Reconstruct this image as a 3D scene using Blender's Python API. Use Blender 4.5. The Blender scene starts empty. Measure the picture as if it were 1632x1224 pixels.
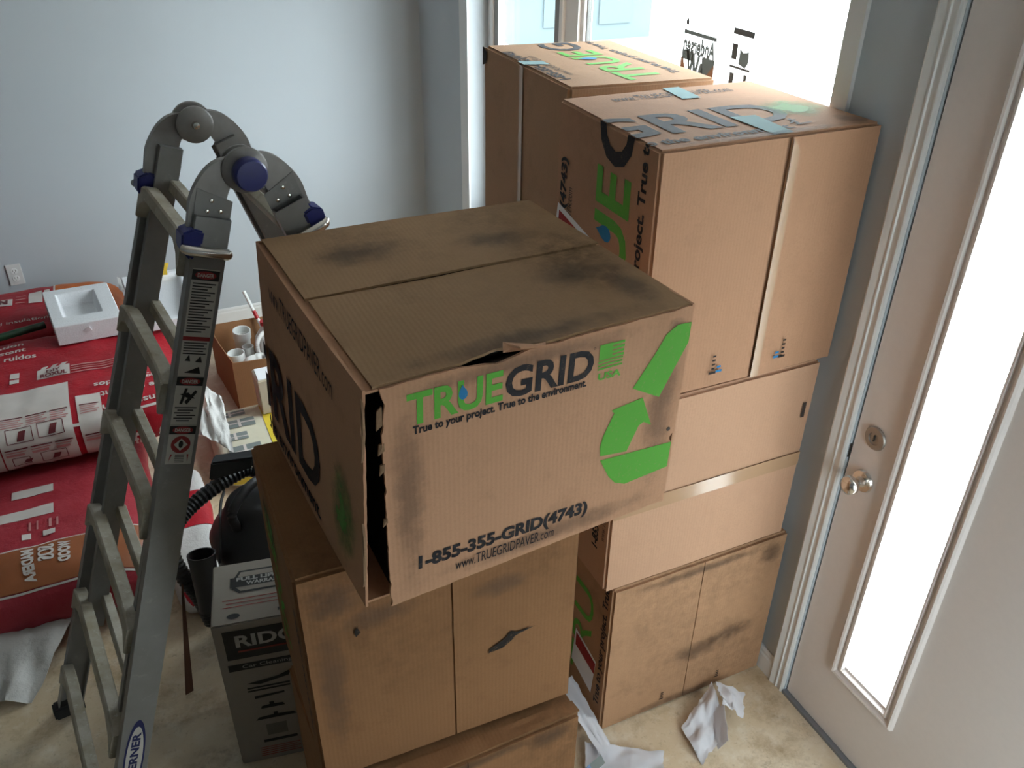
import bpy, bmesh, math, random
from mathutils import Vector, Matrix, noise
random.seed(7)
PI = math.pi
scene = bpy.context.scene
C = scene.collection

# ------------------------------------------------------------------ camera
CAM = Vector((-1.68105, -4.83872, 2.41832))
yaw, pitch, roll = 0.43999, 0.55418, 0.01519
cy, sy, cp, sp_ = math.cos(yaw), math.sin(yaw), math.cos(pitch), math.sin(pitch)
fwd = Vector((sy*cp, cy*cp, -sp_)); rgt = Vector((cy, -sy, 0)); upv = rgt.cross(fwd)
r2 = rgt*math.cos(roll) + upv*math.sin(roll); u2 = -rgt*math.sin(roll) + upv*math.cos(roll)
cam_d = bpy.data.cameras.new('camera'); cam = bpy.data.objects.new('camera', cam_d); C.objects.link(cam)
M = Matrix((r2, u2, -fwd)).transposed().to_4x4(); M.translation = CAM
cam.matrix_world = M
cam_d.sensor_width = 36.0; cam_d.lens = 1382.25/1632*36.0; cam_d.clip_start = 0.05
scene.camera = cam

# ------------------------------------------------------------------ world, light, exposure
SKY = 15.5
w = bpy.data.worlds.new('overcast_sky'); scene.world = w; w.use_nodes = True
bg = w.node_tree.nodes['Background']; bg.inputs['Color'].default_value = (0.90, 0.96, 1.0, 1); bg.inputs['Strength'].default_value = SKY
vs = scene.view_settings
vs.view_transform = 'Standard'; vs.look = 'None'; vs.gamma = 1.0; vs.use_curve_mapping = False
vs.exposure = 0.0
scene.display_settings.display_device = 'sRGB'

def portal(name, loc, normal, sx, sz):
    l = bpy.data.lights.new(name, 'AREA'); l.shape = 'RECTANGLE'; l.size = sx; l.size_y = sz; l.energy = 0.0
    l.cycles.is_portal = True
    o = bpy.data.objects.new(name, l); C.objects.link(o); o.location = loc
    o.rotation_euler = Vector(normal).to_track_quat('-Z', 'Y').to_euler()
    return o
portal('window_portal', (0.20, -1.93, 1.56), (-1, 0, 0), 1.6, 2.45)
portal('door_portal', (0.06, -3.7435, 1.28), (-1, 0, 0), 1.92, 0.18)
portal('added_window_portal', (-.52, -5.36, 1.10), (0, 1, 0), .52, 1.5)

# ------------------------------------------------------------------ material helpers
def srgb(r, g, b):
    f = lambda c: (c/255/12.92) if c/255 <= .04045 else ((c/255+.055)/1.055)**2.4
    return (f(r), f(g), f(b), 1.0)
class NT:
    def __init__(s, name):
        s.m = bpy.data.materials.new(name); s.m.use_nodes = True
        s.t = s.m.node_tree; s.n = s.t.nodes; s.l = s.t.links
        s.b = s.n['Principled BSDF']; s.out = s.n['Material Output']
    def new(s, typ, **kw):
        n = s.n.new(typ)
        for k, v in kw.items():
            if k.startswith('_'): n.inputs[k[1:].replace('_', ' ')].default_value = v
            else: setattr(n, k, v)
        return n
    def link(s, a, b): s.l.new(a, b)
    def coord(s):
        if not hasattr(s, 'tc'): s.tc = s.new('ShaderNodeTexCoord')
        return s.tc.outputs['Object']
    def noise(s, scale, detail=4, rough=.55, vec=None, stretch=None):
        n = s.new('ShaderNodeTexNoise'); n.inputs['Scale'].default_value = scale
        n.inputs['Detail'].default_value = detail; n.inputs['Roughness'].default_value = rough
        v = vec or s.coord()
        if stretch:
            mp = s.new('ShaderNodeMapping'); mp.inputs['Scale'].default_value = stretch; s.link(v, mp.inputs['Vector']); v = mp.outputs['Vector']
        s.link(v, n.inputs['Vector']); return n.outputs['Fac']
    def ramp(s, fac, a, b, ca=(0, 0, 0, 1), cb=(1, 1, 1, 1)):
        r = s.new('ShaderNodeValToRGB'); r.color_ramp.elements[0].position = a; r.color_ramp.elements[1].position = b
        r.color_ramp.elements[0].color = ca; r.color_ramp.elements[1].color = cb
        s.link(fac, r.inputs['Fac']); return r.outputs['Color']
    def math(s, op, a, b=None, clamp=False):
        n = s.new('ShaderNodeMath', operation=op); n.use_clamp = clamp
        for i, x in enumerate((a, b)):
            if x is None: continue
            if isinstance(x, (int, float)): n.inputs[i].default_value = x
            else: s.link(x, n.inputs[i])
        return n.outputs[0]
    def mix(s, fac, a, b):
        n = s.new('ShaderNodeMix', data_type='RGBA')
        for sock, x in ((n.inputs[0], fac), (n.inputs[6], a), (n.inputs[7], b)):
            if isinstance(x, (int, float, tuple)): sock.default_value = x
            else: s.link(x, sock)
        return n.outputs[2]
    def bump(s, h, strength=.3, dist=.002):
        n = s.new('ShaderNodeBump'); n.inputs['Strength'].default_value = strength; n.inputs['Distance'].default_value = dist
        s.link(h, n.inputs['Height']); s.link(n.outputs['Normal'], s.b.inputs['Normal'])
    def color(s, c):
        if isinstance(c, tuple): s.b.inputs['Base Color'].default_value = c
        else: s.link(c, s.b.inputs['Base Color'])
    def rough(s, v, metal=0, spec=None):
        s.b.inputs['Roughness'].default_value = v; s.b.inputs['Metallic'].default_value = metal
        if spec is not None: s.b.inputs['Specular IOR Level'].default_value = spec

def plain(name, col, rough=.6, metal=0, spec=None, var=0.08, scale=30, bump=0):
    t = NT(name); nz = t.noise(scale, 3)
    dark = tuple(c*(1-var) for c in col[:3])+(1,); lite = tuple(min(1, c*(1+var)) for c in col[:3])+(1,)
    t.color(t.mix(nz, dark, lite)); t.rough(rough, metal, spec)
    if bump: t.bump(nz, bump, .003)
    return t.m

def cardboard(name, col, dirt=.3, spots=(), stripe=None):
    """brown kraft board: fibre speckle, faint corrugation, rubbed grey dirt (patches of fixed place)."""
    t = NT(name)
    big = t.noise(3.5, 4); fine = t.noise(220, 2); fib = t.noise(60, 3, stretch=(1, 1, .12))
    c0 = tuple(c*.88 for c in col[:3])+(1,); c1 = tuple(min(1, c*1.08) for c in col[:3])+(1,)
    base = t.mix(big, c0, c1)
    base = t.mix(t.ramp(fine, .45, .75), base, tuple(c*.9 for c in col[:3])+(1,))
    base = t.mix(t.ramp(fib, .5, .8), base, tuple(c*.93 for c in col[:3])+(1,))
    dn = t.noise(9, 8, .7)
    dm = t.math('MULTIPLY', t.ramp(dn, .54, .74), dirt)
    g = tuple(c*.42 for c in col[:3])+(1,)
    base = t.mix(dm, base, g)
    for (x, y, z, r, s) in spots:
        v = t.new('ShaderNodeVectorMath', operation='DISTANCE'); t.link(t.coord(), v.inputs[0]); v.inputs[1].default_value = (x, y, z)
        f = t.math('SUBTRACT', 1.0, t.math('DIVIDE', v.outputs['Value'], r), True)
        n2 = t.ramp(t.noise(26, 9, .75), .36, .66)
        f = t.math('MULTIPLY', t.math('MULTIPLY', f, n2), s, True)
        base = t.mix(f, base, tuple(c*.2 for c in col[:3])+(1,))
    t.color(base); t.rough(.8, 0, .15)
    wv = t.new('ShaderNodeTexWave', wave_type='BANDS', bands_direction='X' if stripe is None else stripe)
    wv.inputs['Scale'].default_value = 34; wv.inputs['Distortion'].default_value = .6; t.link(t.coord(), wv.inputs['Vector'])
    h = t.math('ADD', t.math('MULTIPLY', wv.outputs['Fac'], .35), t.math('MULTIPLY', big, 2.0))
    t.bump(h, .12, .003)
    return t.m

def ink(name, col, wear=.25, through=srgb(172, 138, 110)):
    """printed ink, slightly worn so the board shows through"""
    t = NT(name); nz = t.ramp(t.noise(120, 6, .7), .56, .72)
    t.color(t.mix(t.math('MULTIPLY', nz, wear), col, through)); t.rough(.7, 0, .2); return t.m

# ------------------------------------------------------------------ object helpers
def root_loc(p):
    v = Vector((0, 0, 0))
    while p is not None:
        v += p.location; p = p.parent
    return v
def tag(o, label, cat, group=None):
    o['label'] = label; o['category'] = cat
    if group: o['group'] = group
    return o
def thing(name, label, cat, loc, group=None):
    o = bpy.data.objects.new(name, None); C.objects.link(o); o.location = loc; o.empty_display_size = .05
    return tag(o, label, cat, group)
def mk(name, verts, faces, mat, parent=None, smooth=False, struct=False, loc=None):
    """verts in world coordinates; the object's origin is its parent's place (or loc)"""
    org = root_loc(parent) if parent is not None else Vector(loc or (0, 0, 0))
    me = bpy.data.meshes.new(name)
    me.from_pydata([tuple(Vector(v)-org) for v in verts], [], [tuple(f) for f in faces]); me.update()
    me.materials.append(mat)
    if smooth:
        me.polygons.foreach_set('use_smooth', [True]*len(me.polygons))
    o = bpy.data.objects.new(name, me); C.objects.link(o)
    if parent is not None: o.parent = parent
    else: o.location = org
    if struct: o['kind'] = 'structure'
    return o
class MB:
    """collects shapes; build() links them as one mesh"""
    def __init__(s): s.v = []; s.f = []
    def add(s, v, f):
        k = len(s.v); s.v += [Vector(p) for p in v]; s.f += [tuple(i+k for i in q) for q in f]; return s
    def hexa(s, b, t):     # bottom 4 ccw from above, top 4
        return s.add(list(b)+list(t), [(3, 2, 1, 0), (4, 5, 6, 7), (0, 1, 5, 4), (1, 2, 6, 5), (2, 3, 7, 6), (3, 0, 4, 7)])
    def box(s, x0, x1, y0, y1, z0, z1):
        return s.hexa([(x0, y0, z0), (x1, y0, z0), (x1, y1, z0), (x0, y1, z0)], [(x0, y0, z1), (x1, y0, z1), (x1, y1, z1), (x0, y1, z1)])
    def obox(s, c, ax, ay, az):  # centre, three half-axis vectors
        c, ax, ay, az = map(Vector, (c, ax, ay, az))
        if ax.cross(ay).dot(az) < 0: ax = -ax
        return s.hexa([c-ax-ay-az, c+ax-ay-az, c+ax+ay-az, c-ax+ay-az], [c-ax-ay+az, c+ax-ay+az, c+ax+ay+az, c-ax+ay+az])
    def prism(s, poly, ax, ay, org, ext):   # polygon in (ax, ay) at org, extruded by vector ext
        ax, ay, org, ext = map(Vector, (ax, ay, org, ext)); n = len(poly)
        a = [org+ax*p[0]+ay*p[1] for p in poly]; b = [p+ext for p in a]
        if ax.cross(ay).dot(ext) > 0: fa = tuple(range(n))[::-1]; fb = tuple(range(n, 2*n)); sd = [(i, (i+1) % n, (i+1) % n+n, i+n) for i in range(n)]
        else: fa = tuple(range(n)); fb = tuple(range(n, 2*n))[::-1]; sd = [(i+n, (i+1) % n+n, (i+1) % n, i) for i in range(n)]
        return s.add(a+b, [fa, fb]+sd)
    def lathe(s, prof, org, axis, seg=24, close=False):   # prof: (radius, height along axis)
        axis = Vector(axis).normalized(); e1 = axis.orthogonal().normalized(); e2 = axis.cross(e1); org = Vector(org)
        n = len(prof); v = []; f = []
        for (r, h) in prof:
            for k in range(seg):
                a = 2*PI*k/seg; v.append(org+axis*h+(e1*math.cos(a)+e2*math.sin(a))*r)
        for i in range(n if close else n-1):
            j = (i+1) % n
            for k in range(seg):
                k2 = (k+1) % seg; f.append((i*seg+k, i*seg+k2, j*seg+k2, j*seg+k))
        if not close:
            f.append(tuple(range(seg))[::-1]); f.append(tuple((n-1)*seg+k for k in range(seg)))
        return s.add(v, f)
    def tube(s, pts, rad, seg=10, ribs=False):
        pts = [Vector(p) for p in pts]; rings = []; up = Vector((.13, .2, 1)); 
        for i, p in enumerate(pts):
            t = (pts[min(i+1, len(pts)-1)]-pts[max(i-1, 0)]).normalized()
            e1 = t.cross(up).normalized(); e2 = t.cross(e1)
            r = rad[i] if isinstance(rad, (list, tuple)) else rad
            if ribs and i % 2: r *= .86
            rings.append([p+(e1*math.cos(2*PI*k/seg)+e2*math.sin(2*PI*k/seg))*r for k in range(seg)])
        n = len(rings); v = [q for r in rings for q in r]; f = []
        for i in range(n-1):
            for k in range(seg):
                k2 = (k+1) % seg; f.append((i*seg+k, i*seg+k2, (i+1)*seg+k2, (i+1)*seg+k))
        f.append(tuple(range(seg))[::-1]); f.append(tuple((n-1)*seg+k for k in range(seg)))
        return s.add(v, f)
    def build(s, name, mat, parent=None, smooth=False, struct=False, loc=None, bevel=0, seg=2):
        o = mk(name, s.v, s.f, mat, parent, smooth, struct, loc)
        if bevel or True:
            bm = bmesh.new(); bm.from_mesh(o.data)
            bmesh.ops.recalc_face_normals(bm, faces=bm.faces)
            if bevel: bmesh.ops.bevel(bm, geom=list(bm.edges), offset=bevel, segments=seg, affect='EDGES', clamp_overlap=True)
            if bevel and smooth is None: pass
            bm.to_mesh(o.data); bm.free()
        return o
def smooth_by_angle(o, ang=40):
    me = o.data
    me.polygons.foreach_set('use_smooth', [True]*len(me.polygons))
    me.set_sharp_from_angle(angle=math.radians(ang)) if hasattr(me, 'set_sharp_from_angle') else None
    return o
def curve_pts(ctrl, n):
    """Catmull-Rom through control points"""
    P = [Vector(p) for p in ctrl]; P = [P[0]*2-P[1]]+P+[P[-1]*2-P[-2]]; out = []
    m = len(P)-3
    for i in range(m):
        for k in range(n):
            t = k/n; a, b, c, d = P[i:i+4]
            out.append(.5*((2*b)+(c-a)*t+(2*a-5*b+4*c-d)*t*t+(3*b-a-3*c+d)*t**3))
    out.append(P[-2]); return out

# ------------------------------------------------------------------ flat print
_tc = {}
def text2d(s, bold=0.0, shear=0.0, spacing=1.0):
    key = (s, bold, shear, spacing)
    if key in _tc: return _tc[key]
    cu = bpy.data.curves.new('t', 'FONT'); cu.body = s; cu.offset = bold; cu.shear = shear; cu.space_character = spacing; cu.resolution_u = 3
    o = bpy.data.objects.new('t', cu); me = o.to_mesh()
    v = [(p.co.x, p.co.y) for p in me.vertices]; f = [tuple(p.vertices) for p in me.polygons]
    o.to_mesh_clear(); bpy.data.objects.remove(o); bpy.data.curves.remove(cu)
    x0 = min(p[0] for p in v); x1 = max(p[0] for p in v)
    r = ([(p[0]-x0, p[1]) for p in v], f, x1-x0); _tc[key] = r; return r
_h = text2d('H'); CAPH = max(p[1] for p in _h[0])
class Face:
    """flat face: quad BL, BR, TR, TL seen from outside; (a, b) metres right and up"""
    def __init__(s, BL, BR, TR, TL):
        s.q = [Vector(p) for p in (BL, BR, TR, TL)]
        s.w = (s.q[1]-s.q[0]).length; s.h = (s.q[3]-s.q[0]).length
        s.n = (s.q[1]-s.q[0]).cross(s.q[3]-s.q[0]).normalized()
    def at(s, a, b, off=.0012):
        u, v = a/s.w, b/s.h; BL, BR, TR, TL = s.q
        return (BL*(1-u)+BR*u)*(1-v)+(TL*(1-u)+TR*u)*v+s.n*off
def put(face, name, verts, faces, mat, parent, off=.0012):
    return mk(name, [face.at(a, b, off) for a, b in verts], faces, mat, parent)
def poly(face, name, pts, mat, parent, off=.0012):
    return put(face, name, pts, [tuple(range(len(pts)))], mat, parent, off)
def text(face, s, p0, p1, cap, mat, parent, name='printed_text', bold=0.0, shear=0.0, off=.0012, mirror=False):
    """text whose baseline runs p0 -> p1 on the face, cap height cap"""
    v, f, L = text2d(s, bold, shear); p0 = Vector(p0); d = Vector(p1)-p0; e = d.normalized(); n = Vector((-e.y, e.x))
    kx = d.length/L; ky = cap/CAPH
    if mirror: n = -n
    pts = [tuple(p0+e*(x*kx)+n*(y*ky)) for x, y in v]
    return put(face, name, pts, f, mat, parent, off)
def rectp(x0, x1, y0, y1): return [(x0, y0), (x1, y0), (x1, y1), (x0, y1)]
def multi(face, name, polys, mat, parent, off=.0012, sep=False):
    if sep:
        for p in polys: poly(face, name, p, mat, parent, off)
        return
    v = []; f = []
    for p in polys:
        k = len(v); v += p; f.append(tuple(range(k, k+len(p))))
    return put(face, name, v, f, mat, parent, off)

def smear_mat(name, col, op=.8):
    t = NT(name); t.color(col); t.rough(.7); tr = t.new('ShaderNodeBsdfTransparent'); mx = t.new('ShaderNodeMixShader')
    uv = t.new('ShaderNodeTexCoord').outputs['UV']; v = t.new('ShaderNodeVectorMath', operation='DISTANCE'); t.link(uv, v.inputs[0]); v.inputs[1].default_value = (.5, .5, 0)
    f = t.math('SUBTRACT', .5, v.outputs['Value']); f = t.math('MULTIPLY', f, 2.0); n = t.noise(22, 7, .7)
    f = t.math('ADD', f, t.math('MULTIPLY', t.math('SUBTRACT', n, .55), 1.6)); f = t.math('MULTIPLY', f, 1.4, True)
    edge = t.ramp(v.outputs['Value'], .36, .5, (1, 1, 1, 1), (0, 0, 0, 1)); f = t.math('MULTIPLY', t.math('MULTIPLY', f, edge), op)
    t.link(f, mx.inputs[0]); t.link(tr.outputs[0], mx.inputs[1]); t.link(t.b.outputs[0], mx.inputs[2]); t.link(mx.outputs[0], t.out.inputs['Surface']); return t.m
def smear(face, name, c, ra, rb, mat, parent, off=.0018):
    o = put(face, name, [(c[0]-ra, c[1]-rb), (c[0]+ra, c[1]-rb), (c[0]+ra, c[1]+rb), (c[0]-ra, c[1]+rb)], [(0, 1, 2, 3)], mat, parent, off)
    uv = o.data.uv_layers.new(name='smear')
    for i, p in enumerate(((0, 0), (1, 0), (1, 1), (0, 1))): uv.data[i].uv = p
    return o
# ------------------------------------------------------------------ materials
M_wall = None
def wallpaint():
    t = NT('blue_grey_wall_paint'); n = t.noise(1.2, 3); t.color(t.mix(n, (.47, .515, .55, 1), (.51, .55, .585, 1))); t.rough(.62, 0, .3)
    t.bump(t.noise(140, 3), .08, .002); return t.m
M_wall = wallpaint()
M_ceil = plain('ceiling_paint', (.68, .67, .65, 1), .8)
M_trim = plain('white_trim_paint', (.74, .74, .73, 1), .35, var=.03)
M_door = plain('warm_white_door_paint', (.76, .70, .67, 1), .42, var=.03, scale=60, bump=.03)
def floor_mat():
    t = NT('beige_stone_floor')
    a = t.noise(2.2, 6, .6); b = t.noise(14, 8, .7); c = t.noise(60, 4, .6)
    base = t.mix(t.ramp(a, .35, .65), srgb(206, 184, 152), srgb(222, 208, 184))
    base = t.mix(t.math('MULTIPLY', t.ramp(b, .5, .72), .6), base, srgb(232, 224, 210))
    base = t.mix(t.math('MULTIPLY', t.ramp(c, .6, .75), .5), base, srgb(150, 124, 94))
    base = t.mix(t.math('MULTIPLY', t.ramp(t.noise(4.5, 9, .75), .5, .68), .75), base, srgb(150, 124, 88)); base = t.mix(t.math('MULTIPLY', t.ramp(t.noise(11, 8, .8), .58, .7), .6), base, srgb(120, 98, 72))
    t.color(base); t.rough(.55, 0, .4); t.bump(b, .15, .003); return t.m
M_floor = floor_mat()
M_chrome = plain('brushed_nickel', (.72, .69, .65, 1), .22, 1.0, var=.04)
M_tarn = plain('tarnished_nickel', (.36, .33, .30, 1), .45, .85, var=.15)
M_dkmetal = plain('dark_steel', (.06, .055, .05, 1), .5, .6)
def glass_mat(name, rough=0.0, frost=0.0):
    t = NT(name); n = t.n; n.remove(t.b)
    tr = t.new('ShaderNodeBsdfTransparent'); tr.inputs['Color'].default_value = (.93, .96, .96, 1)
    gl = t.new('ShaderNodeBsdfGlossy'); gl.inputs['Roughness'].default_value = .05+rough
    mx = t.new('ShaderNodeMixShader'); mx.inputs[0].default_value = .05
    t.link(tr.outputs[0], mx.inputs[1]); t.link(gl.outputs[0], mx.inputs[2]); last = mx.outputs[0]
    if frost:
        tl = t.new('ShaderNodeBsdfTranslucent'); tl.inputs['Color'].default_value = (.95, .97, .97, 1)
        m2 = t.new('ShaderNodeMixShader')
        t.link(t.ramp(t.noise(70, 3, stretch=(1, 1, .25)), .35, .65, (frost*.7,)*3+(1,), (frost,)*3+(1,)), m2.inputs[0])
        t.link(last, m2.inputs[1]); t.link(tl.outputs[0], m2.inputs[2]); last = m2.outputs[0]
    t.link(last, t.out.inputs['Surface']); return t.m
M_glass = glass_mat('clear_window_glass'); M_frost = glass_mat('frosted_door_glass', .2, .6)

CB = dict(a=srgb(180, 139, 110), e=srgb(192, 153, 125), b=srgb(174, 138, 108), c=srgb(178, 139, 107), d=srgb(146, 106, 73))
I_green = ink('green_ink', srgb(92, 168, 62), .3); I_black = ink('charcoal_ink', srgb(38, 36, 40), .2)
I_blue = ink('blue_ink', srgb(40, 120, 170), .15); I_red = ink('red_ink', srgb(150, 40, 40), .3)
I_fgreen = ink('smudged_green_ink', srgb(110, 150, 80), .75); I_scrib = ink('marker_ink', srgb(40, 36, 34), .35)
I_smear = smear_mat('rubbed_green', srgb(84, 140, 60)); I_soot = smear_mat('rubbed_soot', srgb(70, 58, 48), .42); I_soot2 = smear_mat('faint_soot', srgb(110, 84, 66), .40)
I_line = ink('small_print_ink', srgb(70, 62, 58), .4)
M_tape = plain('brown_packing_tape', srgb(178, 144, 112), .16, var=.03, spec=.6)
M_ctape = plain('clear_blueish_tape', srgb(150, 176, 178), .75, var=.08, spec=.05)
M_white = plain('white_paper', (.80, .80, .82, 1), .6, var=.03)
M_edge = plain('raw_board_edge', srgb(150, 120, 92), .9, var=.3, scale=150)

# ------------------------------------------------------------------ setting
XL, YF, ZC = -9.0, -5.3, 2.95
MB().box(XL-.1, .3, YF-.1, .1, -.1, 0).build('floor', M_floor, struct=True)
MB().box(XL-.1, .3, YF-.1, .1, ZC, ZC+.1).build('ceiling', M_ceil, struct=True)
MB().box(XL-.1, .14, 0, .1, 0, ZC).build('wall_back', M_wall, struct=True)
MB().box(XL-.1, XL, YF, 0, 0, ZC).build('wall_left', M_wall, struct=True)
fx0, fx1, fz0, fz1 = -.78, -.26, .35, 1.85       # unseen window added behind the camera to light the carton fronts and floor
MB().box(XL, fx0, YF-.12, YF, 0, ZC).box(fx1, .14, YF-.12, YF, 0, ZC).box(fx0, fx1, YF-.12, YF, 0, fz0).box(fx0, fx1, YF-.12, YF, fz1, ZC).build('wall_front', M_wall, struct=True)
WY0, WY1, WZ0, WZ1 = -3.15, -.72, .70, 2.36      # window opening
DY1, DY0, DZ = -3.466, -4.392, 2.44              # door opening
wr = MB()
wr.box(0, .14, WY1, 0, 0, ZC); wr.box(0, .14, WY0, WY1, 0, WZ0); wr.box(0, .14, WY0, WY1, WZ1, ZC)
wr.box(0, .14, DY1, WY0, 0, ZC); wr.box(0, .14, DY0, DY1, DZ, ZC); wr.box(0, .14, YF, DY0, 0, ZC)
wr.build('wall_right', M_wall, struct=True)
w3 = MB()
for a in ((fx0, fx0+.05, fz0, fz1), (fx1-.05, fx1, fz0, fz1), (fx0+.05, fx1-.05, fz0, fz0+.05), (fx0+.05, fx1-.05, fz1-.05, fz1)):
    w3.box(a[0], a[1], YF-.09, YF-.03, a[2], a[3])
w3o = w3.build('added_light_window', M_trim, struct=True)
MB().box(fx0+.045, fx1-.045, YF-.065, YF-.06, fz0+.045, fz1-.045).build('pane', M_glass, w3o)
# baseboards
def baseboard(name, p0, p1, out, h=.095, t=.014):
    p0, p1, out = Vector(p0), Vector(p1), Vector(out)
    prof = [(0, 0), (t, 0), (t, h*.72), (t*.75, h*.8), (t*.75, h*.9), (t*.35, h), (0, h)]
    m = MB(); m.prism(prof, out, (0, 0, 1), p0, p1-p0); return m.build(name, M_trim, struct=True)
baseboard('baseboard_back', (XL, 0, 0), (0, 0, 0), (0, -1, 0))
baseboard('baseboard_right', (0, -3.405, 0), (0, -.014, 0), (-1, 0, 0))
baseboard('baseboard_left', (XL, YF, 0), (XL, -.014, 0), (1, 0, 0))
# door casing (fluted) as trim
def casing(name, y_in, y_out, z0, z1, t=.018):
    s = 1 if y_out > y_in else -1; wd = abs(y_out-y_in)
    prof = [(0, 0), (0, .55), (.08, .75), (.14, .75), (.18, .6), (.4, .6), (.44, .82), (.5, .82), (.54, .66), (.8, .9), (.9, 1), (1, .85), (1, 0)]
    m = MB(); m.prism([(a*wd*s, b*t) for a, b in prof], (0, 1, 0), (-1, 0, 0), (0, y_in, z0), (0, 0, z1-z0))
    return m.build(name, M_trim, struct=True)
casing('trim_1', DY1+.002, -3.4045, 0, DZ+.06)
casing('trim_2', DY0-.002, DY0-.064, 0, DZ+.06)
MB().box(-.018, 0, DY0-.064, -3.4045, DZ+.06, DZ+.125).build('trim_3', M_trim, struct=True)
# door leaf with a narrow tall lite
LY1, LY0, LZ0, LZ1 = -3.652, -3.834, .322, 2.24
d = MB(); X0, X1 = .006, .05
dy1, dy0 = DY1-.006, DY0+.006
d.box(X0, X1, LY1, dy1, .014, DZ-.006); d.box(X0, X1, dy0, LY0, .014, DZ-.006)
d.box(X0, X1, LY0, LY1, .014, LZ0); d.box(X0, X1, LY0, LY1, LZ1, DZ-.006)
door = d.build('door_1', M_door, struct=True)
def ring(name, y0, y1, z0, z1, prof, mat, parent):
    """mitred rectangular moulding round (y0..y1, z0..z1); prof = (inset, x)"""
    v = []; f = []; n = len(prof)
    for ins, x in prof:
        v += [(x, y1-ins, z0+ins), (x, y0+ins, z0+ins), (x, y0+ins, z1-ins), (x, y1-ins, z1-ins)]
    for i in range(n-1):
        for k in range(4): f.append((i*4+k, i*4+(k+1) % 4, (i+1)*4+(k+1) % 4, (i+1)*4+k))
    m = MB(); m.add(v, f); return m.build(name, mat, parent)
ring('lite_frame', LY0-.026, LY1+.036, LZ0-.05, LZ1+.04, [(0, .006), (.003, -.006), (.008, -.011), (.014, -.009), (.019, .000), (.027, .001), (.030, -.006), (.036, -.006), (.040, .006), (.046, .016)], M_door, door)
MB().box(.024, .029, LY0, LY1, LZ0, LZ1).build('glass_pane', M_frost, door)
m = MB(); m.lathe([(.0, 0), (.0315, 0), (.034, .004), (.031, .010), (.016, .012), (.013, .022), (.013, .03), (.020, .036), (.0265, .044), (.0275, .054), (.024, .063), (.012, .068), (0, .069)], (.006, DY1-.071, .95), (-1, 0, 0), 28)
smooth_by_angle(m.build('door_knob', M_chrome, door), 50)
m = MB(); m.lathe([(0, 0), (.033, 0), (.0345, .003), (.032, .007), (.018, .008), (.017, .005), (.006, .005), (0, .005)], (.006, DY1-.071, 1.092), (-1, 0, 0), 28)
db = smooth_by_angle(m.build('deadbolt_rose', M_tarn, door), 50)
MB().box(-.004, .002, DY1-.0725, DY1-.0695, 1.085, 1.103).build('keyhole', M_dkmetal, db)
MB().box(.001, .006, DY1-.003, DY1+.014, .985, 1.03).build('strike_plate', M_dkmetal, door)
# dark weather strip and threshold below the leaf
M_thr = plain('grey_threshold', (.22, .23, .25, 1), .5, .3)
MB().box(-.01, .13, DY0, DY1, -.002, .012).build('trim_4', M_thr, struct=True)

MB().box(.052, .138, DY1-.03, DY1, .012, DZ).box(.052, .138, DY0, DY0+.03, .012, DZ).box(.052, .138, DY0+.03, DY1-.03, DZ-.03, DZ).build('trim_9', plain('dark_weatherstrip', (.05, .05, .05, 1), .7), struct=True)
# picture window beside the corner
def wcasing(name, *a): return MB().box(*a).build(name, M_trim, struct=True)
wcasing('trim_5', -.012, 0, WY0-.055, WY0, WZ0-.05, WZ1+.05)
wcasing('trim_6', -.010, 0, WY1, WY1+.10, WZ0-.05, WZ1+.05)
wcasing('trim_7', -.012, 0, WY0, WY1, WZ1, WZ1+.05)
wcasing('trim_8', -.03, .10, WY0, WY1, WZ0-.03, WZ0)
M_vinyl = plain('white_window_vinyl', (.88, .88, .87, 1), .4, var=.02)
M_gasket = plain('grey_window_gasket', (.12, .12, .115, 1), .6)
win = MB()
fx_a, fx_b = .10, .165
yA0, yA1 = -1.56, WY1          # narrow unit
yB0, yB1 = WY0, -1.56          # wide unit
def frame(m, y0, y1, z0, z1, x0, x1, t):
    m.box(x0, x1, y0, y0+t, z0, z1); m.box(x0, x1, y1-t, y1, z0, z1)
    m.box(x0, x1, y0+t, y1-t, z0, z0+t); m.box(x0, x1, y0+t, y1-t, z1-t, z1)
frame(win, yA0, yA1, WZ0, WZ1, .10, .165, .05); frame(win, yB0, yB1, WZ0, WZ1, .10, .165, .055)
win1 = win.build('window_1', M_vinyl, struct=True)
m = MB(); frame(m, yA0+.052, yA1-.052, WZ0+.052, WZ1-.052, .088, .150, .034); m.build('sash', M_vinyl, win1, bevel=.004, seg=1)
m = MB(); frame(m, yA0+.088, yA1-.088, WZ0+.088, WZ1-.088, .095, .125, .045); m.build('screen_frame', plain('grey_screen_frame', (.30, .30, .29, 1), .5), win1)
m = MB(); frame(m, yA0+.0505, yA1-.0505, WZ0+.0505, WZ1-.0505, .102, .108, .004); m.build('gasket', M_gasket, win1)
m = MB(); frame(m, yB0+.056, yB1-.056, WZ0+.056, WZ1-.056, .112, .150, .03); m.build('sash', M_vinyl, win1, bevel=.004, seg=1)
m = MB(); frame(m, yB0+.0865, yB1-.0865, WZ0+.0865, WZ1-.0865, .122, .140, .006); m.build('gasket', M_gasket, win1)
MB().box(.126, .131, yA0+.12, yA1-.12, WZ0+.12, WZ1-.12).build('pane', M_glass, win1)
MB().box(.126, .131, yB0+.088, yB1-.088, WZ0+.088, WZ1-.088).build('pane', M_glass, win1)
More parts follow.
